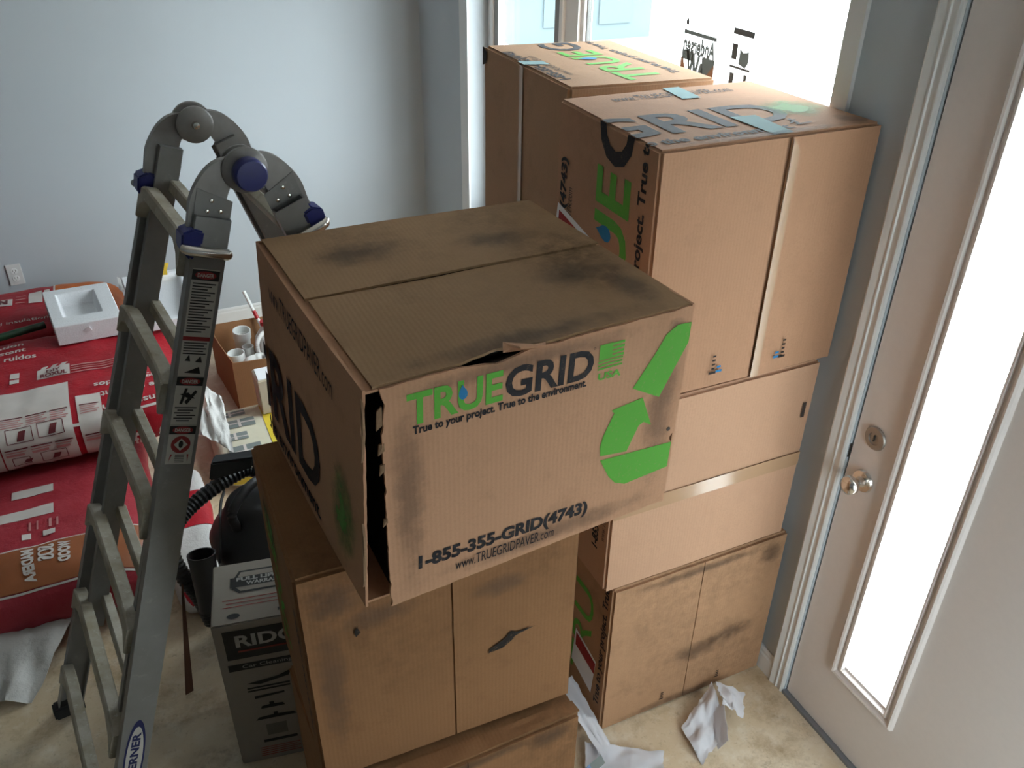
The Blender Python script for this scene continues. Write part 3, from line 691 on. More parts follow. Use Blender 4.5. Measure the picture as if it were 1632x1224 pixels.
# ------------------------------------------------------------------ multi-position ladder
def alu():
    t = NT('dull_aluminium'); n = t.noise(18, 5); n2 = t.noise(120, 4, stretch=(1, 1, .1))
    c = t.mix(n, (.21, .208, .20, 1), (.30, .298, .29, 1)); c = t.mix(t.math('MULTIPLY', t.ramp(t.noise(35, 8, .7), .58, .7), .5), c, (.38, .37, .34, 1))
    t.color(c); t.rough(.5, .45); t.bump(n2, .05, .001); return t.m
M_alu = alu()
def rungm():
    t = NT('paint_spattered_rung'); n = t.noise(14, 5, .6)
    c = t.mix(t.ramp(n, .35, .65), srgb(150, 142, 122), srgb(176, 170, 158)); c = t.mix(t.math('MULTIPLY', t.ramp(t.noise(30, 7, .7), .58, .72), .55), c, srgb(112, 98, 74))
    c = t.mix(t.math('MULTIPLY', t.ramp(t.noise(55, 5, .7), .6, .7), .6), c, srgb(205, 202, 196))
    t.color(c); t.rough(.6, .2); return t.m
M_rung = rungm()
M_hinge = plain('worn_hinge_steel', (.28, .27, .26, 1), .45, .6, var=.25, scale=25)
M_navy = plain('navy_plastic', srgb(30, 38, 110), .4, var=.1)
M_rubber = plain('black_rubber', (.018, .018, .018, 1), .75)
T0 = Vector((-1.59985, -2.85280, 1.72784)); H = Vector((-1.46944, -2.83672, 1.85343))
lu = Vector((.12235, -.99249, 0)); ls = Vector((-.99249, -.12235, 0)); Zv = Vector((0, 0, 1))
ALPHA = .331; L0, FLR, SPC = .3933, .0489, .3138
lad = thing('folding_ladder', 'grey aluminium folding ladder standing open beside the cartons', 'ladder', (-1.47, -2.84, 0))
RW, RT = .072, .028     # rail width in the side's plane, rail depth
def mirror_pt(p, side):
    if side > 0: return Vector(p)
    p = Vector(p); k = (p-H).dot(ls); return p-ls*(2*k)
def build_side(side, flare, z_end):
    dd = ls*math.sin(ALPHA)-Zv*math.cos(ALPHA); pp = -ls*math.cos(ALPHA)-Zv*math.sin(ALPHA)
    mp_ = lambda v: mirror_pt(v, side)
    mv = lambda v: (mirror_pt(H+Vector(v), side)-H)
    tend = (T0.z-z_end)/math.cos(ALPHA)
    for sgn in (-1, 1):     # -1 far rail, +1 near rail
        base = lambda t: T0+dd*t+lu*sgn*((L0+flare*t/SPC)/2)
        # outer rail: C channel, web outside
        prof = [(0, 0), (RT, 0), (RT, RW), (0, RW), (0, RW-.004), (RT-.004, RW-.004), (RT-.004, .004), (0, .004)]
        t0, t1 = -.055, tend-.03
        m = MB(); v = []
        for t in (t0, t1):
            for a, b in prof: v.append(mp_(base(t)+lu*sgn*a+pp*b))
        n = len(prof); m.add(v, [tuple(range(n)), tuple(range(n, 2*n))[::-1]]+[(i, i+n, (i+1) % n+n, (i+1) % n) for i in range(n)])
        rail = m.build('rail', M_alu, lad)
        # inner (telescoping) rail just inside the channel
        m = MB(); v = []
        w0 = lambda t: T0+dd*t+lu*sgn*((L0+flare*.4*t/SPC)/2-.006)
        for t in (-.10, min(tend-.30, 1.35)):
            for a, b in ((-.022, .012), (.0, .012), (.0, RW-.008), (-.022, RW-.008)): v.append(mp_(w0(t)+lu*sgn*a+pp*b))
        m.add(v, [(0, 1, 2, 3), (7, 6, 5, 4)]+[(i, i+4, (i+1) % 4+4, (i+1) % 4) for i in range(4)]); m.build('inner_rail', M_alu, lad)
        # rubber foot
        m = MB(); e = mp_(base(t1)+lu*sgn*RT/2+pp*RW/2); m.obox(Vector((e.x, e.y, .025)), ls*.045, lu*.022, Zv*.025); m.build('foot', M_rubber, lad, bevel=.006)
        # locking handle at the top rung
        c0 = mp_(base(.0)+lu*sgn*(RT+.004)+pp*.004)
        pm = mv(pp); dm = mv(dd)
        m = MB(); m.prism([(-.028, -.016), (-.006, -.030), (.016, -.026), (.016, .016), (.0, .040), (-.024, .020)], pm, dm, c0-lu*sgn*.050, lu*sgn*.050); m.build('lock_bracket', M_navy, lad, bevel=.004)
        m = MB(); st_ = c0+dm*.012+lu*sgn*.012
        m.tube([st_-pm*.022-lu*sgn*.012, st_-pm*.016-lu*sgn*.004, st_-pm*.006, st_+pm*.03, st_+pm*.066, st_+pm*.072, st_+pm*.075], [.009, .011, .0115, .0115, .0115, .009, .004], 14); smooth_by_angle(m.build('lock_handle', M_chrome, lad))
    # rungs
    nr = int((tend-.08)/SPC)+1
    for i in range(nr):
        t = i*SPC; hw = (L0+flare*i)/2
        prof = [(-.014, -.012), (-.010, -.016), (.017, -.016), (.021, -.012), (.021, .013), (.017, .017), (-.010, .017), (-.014, .013)]
        a = T0+dd*t-lu*hw; b = T0+dd*t+lu*hw
        m = MB(); v = []
        # body with ends flared down to the rails
        for q, (fr, dn) in enumerate(((0, .055), (.07, .018), (.16, .0), (.84, .0), (.93, .018), (1, .055))):
            o_ = a.lerp(b, fr)
            for x, y in prof: v.append(mp_(o_+pp*x+dd*(y+(dn if y > 0 else dn*.25)+.012)))
        n = len(prof); fcs = []
        for q in range(5): fcs += [(q*n+k, q*n+(k+1) % n, (q+1)*n+(k+1) % n, (q+1)*n+k) for k in range(n)]
        fcs += [tuple(range(n))[::-1], tuple(5*n+k for k in range(n))]
        m.add(v, fcs); smooth_by_angle(m.build('rung', M_rung, lad), 35)
        if 0 < i < 5 or i == 0:   # rung of the inner section, nested behind
            hw2 = (L0+flare*.4*i)/2-.02
            m = MB(); v = []
            for fr in (0, 1):
                o_ = T0+dd*(t-.01)+lu*hw2*(2*fr-1)
                for x, y in prof: v.append(mp_(o_+pp*(x*.75+.056)+dd*(y*.9)))
            m.add(v, [tuple(range(n))[::-1], tuple(range(n, 2*n))]+[(k, (k+1) % n, (k+1) % n+n, k+n) for k in range(n)]); m.build('inner_rung', M_rung, lad)
build_side(1, FLR, 0.0)
build_side(-1, .020, 0.0)
# curved hinge arms, one pair at each end of the axis
def hinge(sgn):
    hwid = .205; cen = H+lu*sgn*hwid
    for side in (1, -1):
        ctr = [(0.004, .0), (-.045, -.004), (-.078, -.045), (-.094, -.10), (-.116, -.165)]
        P = curve_pts([(x, z, 0) for x, z in ctr], 6); wd = [.046+.028*min(1, i/14) for i in range(len(P))]
        L, R_ = [], []
        for i, p in enumerate(P):
            tg = (P[min(i+1, len(P)-1)]-P[max(i-1, 0)]).normalized(); nn = Vector((-tg.y, tg.x, 0))
            L.append(p+nn*wd[i]*.5); R_.append(p-nn*wd[i]*.5)
        pts = L+R_[::-1]
        to3 = lambda q, o: cen+(-ls*(q.x*side)+Zv*q.y)+lu*sgn*o
        o0 = -.012+.004*side; n = len(L); m = MB(); v = []
        for o_ in (o0-.009, o0+.009):
            for q in L: v.append(to3(q, o_))
            for q in R_: v.append(to3(q, o_))
        k2 = 2*n; fcs = []
        for i in range(n-1):
            fcs += [(i, i+1, n+i+1, n+i), (k2+n+i, k2+n+i+1, k2+i+1, k2+i), (i, k2+i, k2+i+1, i+1), (n+i+1, k2+n+i+1, k2+n+i, n+i)]
        fcs += [(0, n, k2+n, k2), (n-1, k2+n-1, k2+2*n-1, 2*n-1)]
        m.add(v, fcs); arm = m.build('hinge_arm', M_hinge, lad); smooth_by_angle(arm, 45)
        # cover plate with rivets where the arm enters the rail
        pl = [(-.100, -.022), (-.122, -.095), (-.052, -.118), (-.034, -.062)]
        for o_ in (o0+.0105, ):
            m = MB(); m.prism([(x*side, z) for x, z in pl], -ls, Zv, cen+lu*sgn*(o_-.001), lu*sgn*.0016); m.build('rivet_plate', M_alu, arm)
            for (x, z) in ((-.076, -.052), (-.062, -.078), (-.088, -.072), (-.092, -.095)):
                m = MB(); c1 = cen-ls*(x*side)+Zv*z+lu*sgn*(o_+.0006); m.lathe([(0, 0), (.0052, 0), (.004, .0028), (0, .0035)], c1, lu*sgn, 10); smooth_by_angle(m.build('rivet', M_chrome, arm))
    m = MB(); m.lathe([(0, 0), (.043, 0), (.043, .006), (.038, .009), (.012, .009), (0, .009)], cen-lu*sgn*.026, -lu*sgn, 28); smooth_by_angle(m.build('hinge_disc', M_hinge, lad), 40)
    m = MB(); m.lathe([(0, 0), (.010, 0), (.008, .008), (0, .010)], cen-lu*sgn*.035, -lu*sgn, 12); smooth_by_angle(m.build('hinge_bolt', M_chrome, lad), 40)
    m = MB(); m.lathe([(0, 0), (.047, 0), (.047, .008), (.042, .012), (0, .012)], cen+lu*sgn*.0, lu*sgn, 28); smooth_by_angle(m.build('hinge_disc', M_hinge, lad), 40)
    m = MB(); m.lathe([(0, 0), (.026, 0), (.028, .004), (.033, .012), (.0335, .036), (.030, .041), (0, .042)], cen+lu*sgn*.012, lu*sgn, 28); smooth_by_angle(m.build('lock_knob', M_navy, lad), 40)
hinge(1); hinge(-1)
# warning labels on the near rail
dd = ls*math.sin(ALPHA)-Zv*math.cos(ALPHA); pp = -ls*math.cos(ALPHA)-Zv*math.sin(ALPHA)
bq = lambda t: T0+dd*t+lu*((L0+FLR*t/SPC)/2+RT)
near = Face(bq(1.75), bq(1.75)+pp*RW, bq(0)+pp*RW, bq(0))
tt = lambda t: 1.75*0+near.h*(1-t/1.75)
S_lab = plain('warning_label_white', srgb(196, 192, 184), .5, var=.05); S_blk = plain('warning_label_black', srgb(36, 34, 34), .5); S_red = plain('warning_label_red', srgb(150, 44, 48), .5)
def lab(name, t0, t1, mat, a0=.008, a1=.064, off=.0008): return poly(near, name, rectp(a0, a1, tt(t1), tt(t0)), mat, lad, off)
lab('warning_label', .052, .290, S_lab); lab('warning_label', .291, .404, S_lab); lab('warning_label', .405, .500, S_lab)
def ell(cx_, cyy, rx, ry, n=24): return [(cx_+rx*math.cos(2*PI*i/n), cyy+ry*math.sin(2*PI*i/n)) for i in range(n)]
for t0, t1 in ((.054, .076), (.292, .312), (.407, .427)):
    lab('label_header', t0, t1, S_blk, off=.0012)
    poly(near, 'label_oval', ell(.036, tt((t0+t1)/2), .022, .0085), S_red, lad, .0016)
    text(near, 'DANGER', (.019, tt((t0+t1)/2)-.004), (.053, tt((t0+t1)/2)-.004), .008, S_lab, lad, off=.002, bold=.03)
lab('label_bar', .200, .209, S_red, off=.0012)
multi(near, 'label_print', [rectp(.012, .060-.008*((k*7) % 3), tt(.082+k*.0062)-.0028, tt(.082+k*.0062)) for k in range(18)]+[rectp(.012, .060-.006*(k % 2), tt(.213+k*.006)-.0026, tt(.213+k*.006)) for k in range(5)], S_blk, lad, .0012)
multi(near, 'label_print', [rectp(.012+.006*(k % 2), .058-.006*(k % 3), tt(.362+k*.0062)-.0028, tt(.362+k*.0062)) for k in range(6)], S_blk, lad, .0012)
multi(near, 'label_picture', [[(.02, tt(.355)), (.028, tt(.318)), (.034, tt(.318)), (.026, tt(.355))], [(.03, tt(.35)), (.05, tt(.322)), (.055, tt(.326)), (.036, tt(.356))], [(.018, tt(.332)), (.036, tt(.328)), (.052, tt(.342)), (.034, tt(.34))]], S_blk, lad, .0012)
multi(near, 'label_picture', [[(.018, tt(.255)), (.026, tt(.24)), (.03, tt(.256))], [(.04, tt(.257)), (.05, tt(.243)), (.055, tt(.258))], [(.02, tt(.282)), (.05, tt(.268)), (.055, tt(.284))]], S_blk, lad, .0012)
poly(near, 'label_roundel', ell(.036, tt(.452), .021, .021), S_red, lad, .0012)
poly(near, 'label_roundel', [(.036, tt(.452)+.015), (.051, tt(.452)), (.036, tt(.452)-.015), (.021, tt(.452))], S_lab, lad, .0016)
poly(near, 'label_roundel', ell(.036, tt(.451), .005, .009, 10), S_blk, lad, .002)
multi(near, 'label_print', [rectp(.027, .047, tt(.477+k*.0042)-.0018, tt(.477+k*.0042)) for k in range(5)], S_blk, lad, .0012)
multi(near, 'label_bolt', [[(.017, tt(.476)), (.021, tt(.476)), (.014, tt(.495))], [(.052, tt(.476)), (.056, tt(.476)), (.055, tt(.495))]], S_red, lad, .0012)
S_navy = plain('maker_badge_navy', srgb(26, 32, 84), .5); tb = 1.318
poly(near, 'maker_badge', ell(.036, tt(tb), .024, .118, 40), S_navy, lad, .0008)
poly(near, 'maker_badge', ell(.036, tt(tb), .0195, .098, 40), S_lab, lad, .0012)
text(near, 'WERNER', (.044, tt(tb)-.080), (.044, tt(tb)+.080), .018, S_navy, lad, off=.0017, bold=.04)
# label on the inner rail of the far leg
bq2 = lambda t: mirror_pt(T0+dd*t-lu*((L0+.020*t/SPC)/2+RT-.0055), -1)
q = [bq2(.22)+(mirror_pt(H+pp, -1)-H)*.060, bq2(.22)+(mirror_pt(H+pp, -1)-H)*.012, bq2(.0)+(mirror_pt(H+pp, -1)-H)*.012, bq2(.0)+(mirror_pt(H+pp, -1)-H)*.060]
fl2 = Face(*q)
if fl2.n.dot(lu) < 0: fl2 = Face(q[1], q[0], q[3], q[2])
poly(fl2, 'warning_label', rectp(.006, .042, .06, .20), S_lab, lad, .001); poly(fl2, 'label_header', rectp(.007, .041, .17, .198), S_blk, lad, .0014)
multi(fl2, 'label_print', [rectp(.009, .039-.004*(k % 3), .07+k*.008, .0735+k*.008) for k in range(12)], S_blk, lad, .0014)

# ------------------------------------------------------------------ bags of insulation
def bagmat(name, col, col2):
    t = NT(name); n = t.noise(7, 6, .65); t.color(t.mix(n, col, col2)); t.rough(.45, 0, .3); t.bump(t.noise(16, 7, .65), .5, .012); return t.m
B_red = bagmat('red_plastic_film', srgb(150, 20, 34), srgb(186, 34, 48)); B_red2 = bagmat('dusty_red_film', srgb(150, 30, 42), srgb(178, 70, 80))
B_or = bagmat('orange_plastic_film', srgb(176, 84, 30), srgb(206, 112, 48)); B_white = bagmat('white_plastic_film', srgb(190, 188, 184), srgb(214, 212, 210))
B_pale = plain('bag_white_print', srgb(205, 196, 190), .45, var=.06); B_pink = plain('bag_pink_print', srgb(190, 130, 128), .45, var=.06); B_mar = plain('bag_maroon_print', srgb(110, 40, 46), .5)
class Bag:
    """soft pillow: length along axis e, cross-section superellipse; s = arc length over the top from the near lower edge"""
    def __init__(s, c, e, L, W, Hh, n=3.6, seed=0, amp=.010):
        s.c = Vector(c); s.e = Vector(e).normalized(); s.side = Zv.cross(s.e).normalized()
        if s.side.dot(Vector((0, -1, 0))) < 0 and abs(s.side.y) > .3: s.side = -s.side
        if abs(s.side.y) <= .3 and s.side.x < 0: s.side = -s.side
        s.L, s.W, s.H, s.n, s.seed, s.amp = L, W, Hh, n, seed, amp
        s.tab = []; acc = 0; prev = None; N = 400
        for i in range(N+1):
            th = -PI/4+i*(2*PI)/N; p = s.cs(th)
            if prev: acc += math.hypot(p[0]-prev[0], p[1]-prev[1])
            s.tab.append((acc, th)); prev = p
        s.per = acc
    def cs(s, th):
        k = 2/s.n; c, d_ = math.cos(th), math.sin(th)
        return (s.W/2*math.copysign(abs(c)**k, c), s.H/2*math.copysign(abs(d_)**k, d_))
    def th(s, arc):
        arc %= s.per; lo, hi = 0, len(s.tab)-1
        while hi-lo > 1:
            md = (lo+hi)//2
            if s.tab[md][0] <= arc: lo = md
            else: hi = md
        a, b = s.tab[lo], s.tab[hi]; f_ = (arc-a[0])/max(1e-9, b[0]-a[0]); return a[1]+(b[1]-a[1])*f_
    def at(s, x, arc, off=0):
        x = max(-s.L/2, min(s.L/2, x)); tp = max(0.0, 1-abs(2*x/s.L)**7)**.5; tp = .12+.88*tp
        y, z = s.cs(s.th(arc)); y *= .55*tp+.45 if tp > .3 else .55*tp+.45; z *= tp
        nn = Vector((0, y/s.W**2*4, z/s.H**2*4)).normalized()
        w_ = s.amp*(noise.noise((x*5+s.seed, y*6, z*6))+.5*noise.noise((x*14+s.seed, y*14, z*14+9)))
        w_ -= .3*s.amp
        y += nn.y*(w_+off); z += nn.z*(w_+off)
        z = max(z, -s.H/2) if off <= 0 else z
        return s.c+s.e*x+s.side*y+Zv*(z+s.H/2)
    def body(s, name, mat, parent, nx=64, na=72):
        v = [s.at(-s.L/2+s.L*i/nx, s.per*k/na) for i in range(nx+1) for k in range(na)]; f_ = []
        for i in range(nx):
            for k in range(na): k2 = (k+1) % na; f_.append((i*na+k, (i+1)*na+k, (i+1)*na+k2, i*na+k2))
        f_ += [tuple(range(na)), tuple(nx*na+k for k in range(na))[::-1]]
        m = MB(); m.add(v, f_); return smooth_by_angle(m.build(name, mat, parent), 60)
    def patch(s, name, x0, x1, a0, a1, mat, parent, off=.0025, n1=None, n2=None, skew=0):
        n1 = n1 or max(2, int(abs(x1-x0)/.015)); n2 = n2 or max(2, int(abs(a1-a0)/.015))
        v = [s.at(x0+(x1-x0)*i/n1+skew*(j/n2), a0+(a1-a0)*j/n2, off) for j in range(n2+1) for i in range(n1+1)]; f_ = []
        for j in range(n2):
            for i in range(n1): f_.append((j*(n1+1)+i, j*(n1+1)+i+1, (j+1)*(n1+1)+i+1, (j+1)*(n1+1)+i))
        m = MB(); m.add(v, f_); return smooth_by_angle(m.build(name, mat, parent), 60)
    def text(s, t_, p0, p1, cap, mat, parent, bold=0, off=.0038, name='printed_text'):
        v, f_, L = text2d(t_, bold); p0 = Vector(p0); dv = Vector(p1)-p0; e = dv.normalized(); nn = Vector((-e.y, e.x)); kx = dv.length/L; ky = cap/CAPH
        return mk(name, [s.at(*(p0+e*(x*kx)+nn*(y*ky)), off) for x, y in v], f_, mat, parent)
def tail(name, pts, mat, parent, nu=14, nv=10, amp=.012, seed=0, th=.002, fine=.45):
    """crumpled gathered plastic: bilinear sheet of four corners with folds, given a thin thickness"""
    A, B, C_, D = [Vector(p) for p in pts]; nrm = (B-A).cross(D-A).normalized(); v = []
    for k in (0, 1):
        for j in range(nv+1):
            for i in range(nu+1):
                u, w_ = i/nu, j/nv; p = (A*(1-u)+B*u)*(1-w_)+(D*(1-u)+C_*u)*w_
                h = amp*(1.3*abs(noise.noise((u*2.2+w_*1.1+seed, w_*1.6-u, seed)))+.7*noise.noise((u*3+seed, w_*2, 4))+fine*noise.noise((u*11+seed, w_*6, 2))); ed = .008*noise.noise((u*9, w_*9, seed+5))
                q = p+nrm*(h-th*k)+(B-A).normalized()*ed; q.z = max(q.z, .003-.002*k); v.append(q)
    n = (nu+1)*(nv+1); f_ = []; I = lambda i, j: j*(nu+1)+i
    for j in range(nv):
        for i in range(nu): f_ += [(I(i, j), I(i+1, j), I(i+1, j+1), I(i, j+1)), (n+I(i, j+1), n+I(i+1, j+1), n+I(i+1, j), n+I(i, j))]
    for i in range(nu): f_ += [(I(i+1, 0), I(i, 0), n+I(i, 0), n+I(i+1, 0)), (I(i, nv), I(i+1, nv), n+I(i+1, nv), n+I(i, nv))]
    for j in range(nv): f_ += [(I(0, j), I(0, j+1), n+I(0, j+1), n+I(0, j)), (I(nu, j+1), I(nu, j), n+I(nu, j), n+I(nu, j+1))]
    m = MB(); m.add(v, f_); return smooth_by_angle(m.build(name, mat, parent), 70)
def insulation_bag(label, c, e, L, W, Hh, seed, mat=B_red, band=None):
    t = thing('insulation_bag', label, 'bag', c, 'red bags of insulation')
    b = Bag(c, e, L, W, Hh, seed=seed); b.body('bag_body', mat, t); return t, b
# lower layer
b3t, b3 = insulation_bag('dusty red insulation bag on the floor, brown end band with timber wording facing out', (-2.19, -1.64, 0), (0, -1, 0), 1.22, .74, .285, 3.1, B_red2)
b4t, b4 = insulation_bag('red insulation bag on the floor by the back wall, under the other red bags', (-2.32, -.52, 0), (1, 0, 0), 1.16, .80, .27, 9.7)
# upper layer
b1t, b1 = insulation_bag('red insulation bag lying along the back wall below the outlet', (-2.36, -.44, .272), (1, 0, 0), 1.16, .56, .235, 5.2)
b2t, b2 = insulation_bag('red insulation bag with white instruction panels, carrying the white foam block', (-2.16, -1.19, .285), (1, 0, 0), 1.20, .84, .245, 1.4)

# ------------------------------------------------------------------ foam block on the bags
def foam():
    t = NT('expanded_foam'); vo = t.new('ShaderNodeTexVoronoi'); vo.inputs['Scale'].default_value = 180; t.link(t.coord(), vo.inputs['Vector'])
    t.color(t.mix(vo.outputs['Distance'], (.80, .81, .83, 1), (.70, .70, .72, 1))); t.rough(.85, 0, .2); t.bump(vo.outputs['Distance'], .2, .002); return t.m
M_foam = foam()

fb = thing('foam_block', 'white foam block with a hollow top, resting on the red bags', 'foam block', (-1.94, -.80, .528))
def P4(x0, x1, y0, y1, z): return [(x0, y0, z), (x1, y0, z), (x1, y1, z), (x0, y1, z)]
fo = [(-2.072, -1.000), (-1.797, -.995), (-1.838, -.592), (-2.120, -.592)]
def foam_tray(name, quad, z0, z1, margin, zin, parent):
    """block with a rectangular hollow; quad = FL, FR, BR, BL; margin = left, right, front, back fractions"""
    FL, FR, BR, BL = [Vector((*q, 0)) for q in quad]
    at = lambda u, v, z: (FL*(1-u)+FR*u)*(1-v)+(BL*(1-u)+BR*u)*v+Vector((0, 0, z))
    l, r, f_, b_ = margin; O = [(0, 0), (1, 0), (1, 1), (0, 1)]; I_ = [(l, f_), (1-r, f_), (1-r, 1-b_), (l, 1-b_)]
    I2 = [(l+.05, f_+.04), (1-r-.05, f_+.04), (1-r-.05, 1-b_-.04), (l+.05, 1-b_-.04)]
    v = [at(u, w_, z0) for u, w_ in O]+[at(u, w_, z1) for u, w_ in O]+[at(u, w_, z1) for u, w_ in I_]+[at(u, w_, zin) for u, w_ in I2]
    fcs = [(3, 2, 1, 0)]+[(i, (i+1) % 4, (i+1) % 4+4, i+4) for i in range(4)]+[(i+4, (i+1) % 4+4, (i+1) % 4+8, i+8) for i in range(4)]+[(i+8, (i+1) % 4+8, (i+1) % 4+12, i+12) for i in range(4)]+[(12, 13, 14, 15)]
    m = MB(); m.add(v, fcs); return m.build(name, M_foam, parent, bevel=.003, seg=1)
foam_tray('block', fo, .531, .622, (.18, .24, .22, .14), .565, fb)
m = MB(); q = [(-1.965, -1.0, .585), (-1.935, -1.003, .60), (-1.928, -1.002, .582), (-1.95, -1.0, .572)]
m.add(q+[(x, y+.006, z) for x, y, z in q], [(3, 2, 1, 0), (4, 5, 6, 7)]+[(i, (i+1) % 4, (i+1) % 4+4, i+4) for i in range(4)]); m.build('chipped_bit', M_foam, fb)
fs = thing('foam_tray', 'long white foam tray beside the foam block, behind the ladder', 'foam tray', (-1.63, -.72, .52))
foam_tray('tray', [(-1.735, -1.03), (-1.50, -1.01), (-1.44, -.45), (-1.775, -.45)], .534, .575, (.16, .16, .06, .06), .545, fs)
ys = tail('plastic_scrap', [(-1.66, -.52, .578), (-1.56, -.52, .580), (-1.54, -.40, .59), (-1.63, -.40, .60)], plain('yellow_plastic', srgb(220, 180, 40), .5), None, 6, 5, .006, 4)
tag(ys, 'yellow plastic scrap lying on the foam tray behind the ladder', 'scrap')
# dark green garden stake lying in the groove between the bags
gs = tag(MB().tube(curve_pts([(-2.62, -.91, .552), (-2.42, -.87, .550), (-2.30, -.845, .548), (-2.20, -.81, .546), (-2.125, -.785, .544)], 5), .017, 12).build('garden_hose', plain('dark_green_rubber', srgb(26, 58, 38), .35), None), 'dark green hose lying across the red bags beside the foam block', 'hose')
smooth_by_angle(gs)

# ---- prints on the bags (x along the bag, a over its surface)
# bag 2: near lower edge is a = 0; the top starts near a = .24
T2 = lambda y: .235+(y+1.60)
bx2 = lambda x: x+2.16
b2.patch('orange_band', .535, .592, .0, b2.per*.62, B_or, b2t)
b2.patch('instruction_panel', bx2(-2.56), bx2(-2.31), .02, T2(-1.40), B_pale, b2t, skew=.0)
b2.patch('instruction_panel', bx2(-2.305), bx2(-2.045), .025, T2(-1.355), B_pale, b2t, skew=.0)
b2.patch('instruction_panel', bx2(-2.022), bx2(-1.932), .03, T2(-1.475), B_pale, b2t)
for (xa, xb) in ((-2.295, -2.215), (-2.205, -2.13), (-2.12, -2.055), (-2.40, -2.32), (-2.012, -1.942)):
    for (a0, n_) in ((.30, 5), (.16, 3), (.06, 4)):
        for k in range(n_):
            b2.patch('fine_print', bx2(xa), bx2(xb)-.008*(k % 3), a0-k*.011, a0-k*.011+.005, B_mar if k == 0 else B_pink, b2t, .0042, 5, 1)
for (xa, xb, a0, a1) in ((-2.28, -2.19, .185, .245), (-2.17, -2.08, .19, .25), (-2.28, -2.22, .085, .125), (-2.18, -2.09, .085, .13)):
    for (u0, u1, w0, w1) in ((xa, xb, a0, a0+.003), (xa, xb, a1, a1+.003), (xa, xa+.003, a0, a1), (xb, xb+.003, a0, a1)):
        b2.patch('picture_frame', bx2(u0), bx2(u1), w0, w1, B_mar, b2t, .0042, 4, 3)
    b2.patch('picture', bx2(xa+.035), bx2(xa+.06), a0+.008, a1-.012, B_mar, b2t, .0042, 2, 3, skew=.012)
b2.patch('logo_panel', bx2(-2.160), bx2(-2.035), T2(-1.285), T2(-1.205), B_pale, b2t)
for k in range(3):
    b2.patch('logo_roof', bx2(-2.150+k*.038), bx2(-2.128+k*.038), T2(-1.205), T2(-1.180), B_pale, b2t, .0026, 2, 2, skew=.012)
b2.text('DIY', (bx2(-2.125), T2(-1.240)), (bx2(-2.070), T2(-1.240)), .028, B_mar, b2t, .03, .0055)
b2.text('ROXUL', (bx2(-2.148), T2(-1.278)), (bx2(-2.045), T2(-1.278)), .026, B_mar, b2t, .05, .0055)
b2.text('insulation', (bx2(-2.42), T2(-.94)), (bx2(-2.215), T2(-.94)), .034, B_pale, b2t, .02)
b2.text('fire resistant', (bx2(-2.47), T2(-1.00)), (bx2(-2.205), T2(-1.00)), .034, B_pale, b2t, .02)
b2.text('fuego y ruidos', (bx2(-2.45), T2(-1.065)), (bx2(-2.165), T2(-1.065)), .036, B_pale, b2t, .02)
b2.text('fuego y ruidos', (bx2(-1.67), T2(-1.405)), (bx2(-1.95), T2(-1.405)), .034, B_pale, b2t, .02)
b2.text('fire resistant', (bx2(-1.68), T2(-1.475)), (bx2(-1.93), T2(-1.475)), .032, B_pale, b2t, .02)
b2.text('insulation', (bx2(-1.72), .28), (bx2(-1.93), .28), .032, B_pale, b2t, .02)
b2.patch('stripe', bx2(-2.045), bx2(-2.022), .205, .217, B_pale, b2t); b2.patch('stripe', bx2(-1.930), bx2(-1.64), .225, .237, B_pale, b2t)
b2.text('for fire', (bx2(-1.845), .05), (bx2(-1.66), .05), .075, B_pale, b2t, .02)
for k in range(4): b2.patch('fine_print', bx2(-2.03), bx2(-1.84)-.02*(k % 2), T2(-1.285+k*.022), T2(-1.278+k*.022), B_pink, b2t, .0035, 8, 1)
for k in range(2): b2.patch('icon', bx2(-2.262), bx2(-2.228), T2(-1.275+k*.05), T2(-1.240+k*.05), B_pale, b2t)
# bag 1
T1 = lambda y: .215+(y+.72); bx1 = lambda x: x+2.36
b1.patch('orange_band', bx1(-2.085), .575, .03, b1.per*.66, B_or, b1t); b1.patch('stripe', bx1(-2.094), bx1(-2.086), .03, b1.per*.66, B_pale, b1t)
b1.patch('icon_panel', bx1(-2.39), bx1(-2.275), T1(-.46), T1(-.375), B_pale, b1t); b1.text('N', (bx1(-2.335), T1(-.44)), (bx1(-2.295), T1(-.44)), .05, B_mar, b1t, .06, .0055)
b1.patch('icon_panel', bx1(-2.205), bx1(-2.145), T1(-.455), T1(-.325), B_pale, b1t); b1.patch('icon_panel', bx1(-2.135), bx1(-2.11), T1(-.45), T1(-.33), B_pale, b1t)
for k in range(3): b1.patch('fine_print', bx1(-2.262), bx1(-2.218), T1(-.36-k*.04), T1(-.352-k*.04), B_pink, b1t, .0035, 4, 1)
b1.text('fire & sound insulation', (bx1(-2.55), T1(-.645)), (bx1(-2.12), T1(-.645)), .022, B_pale, b1t, .0)
# bag 3: x runs towards the room, a goes across it from its right edge
xb3 = lambda y: -(y+1.64); mid = b3.per*.31
b3.patch('brown_band', xb3(-2.03), xb3(-2.205), .05, b3.per*.68, plain('brown_bag_print', srgb(150, 86, 48), .5), b3t)
for y_ in (-2.026, -2.208): b3.patch('stripe', xb3(y_), xb3(y_-.006), .05, b3.per*.68, B_pale, b3t)
ac = lambda x: .19+(-1.83-x)
for w_, x_ in (('WOOD', -2.165), ('SOS', -2.225), ('MADERA', -2.285)):
    b3.text(w_, (xb3(-2.045), ac(x_)), (xb3(-2.045-.022*len(w_)-.012), ac(x_)), .036, B_pale, b3t, .05, .0055)
b3.patch('icon_panel', xb3(-1.86), xb3(-1.80), ac(-2.22), ac(-2.40), B_pale, b3t); b3.patch('icon_panel', xb3(-1.72), xb3(-1.67), ac(-2.22), ac(-2.36), B_pale, b3t)
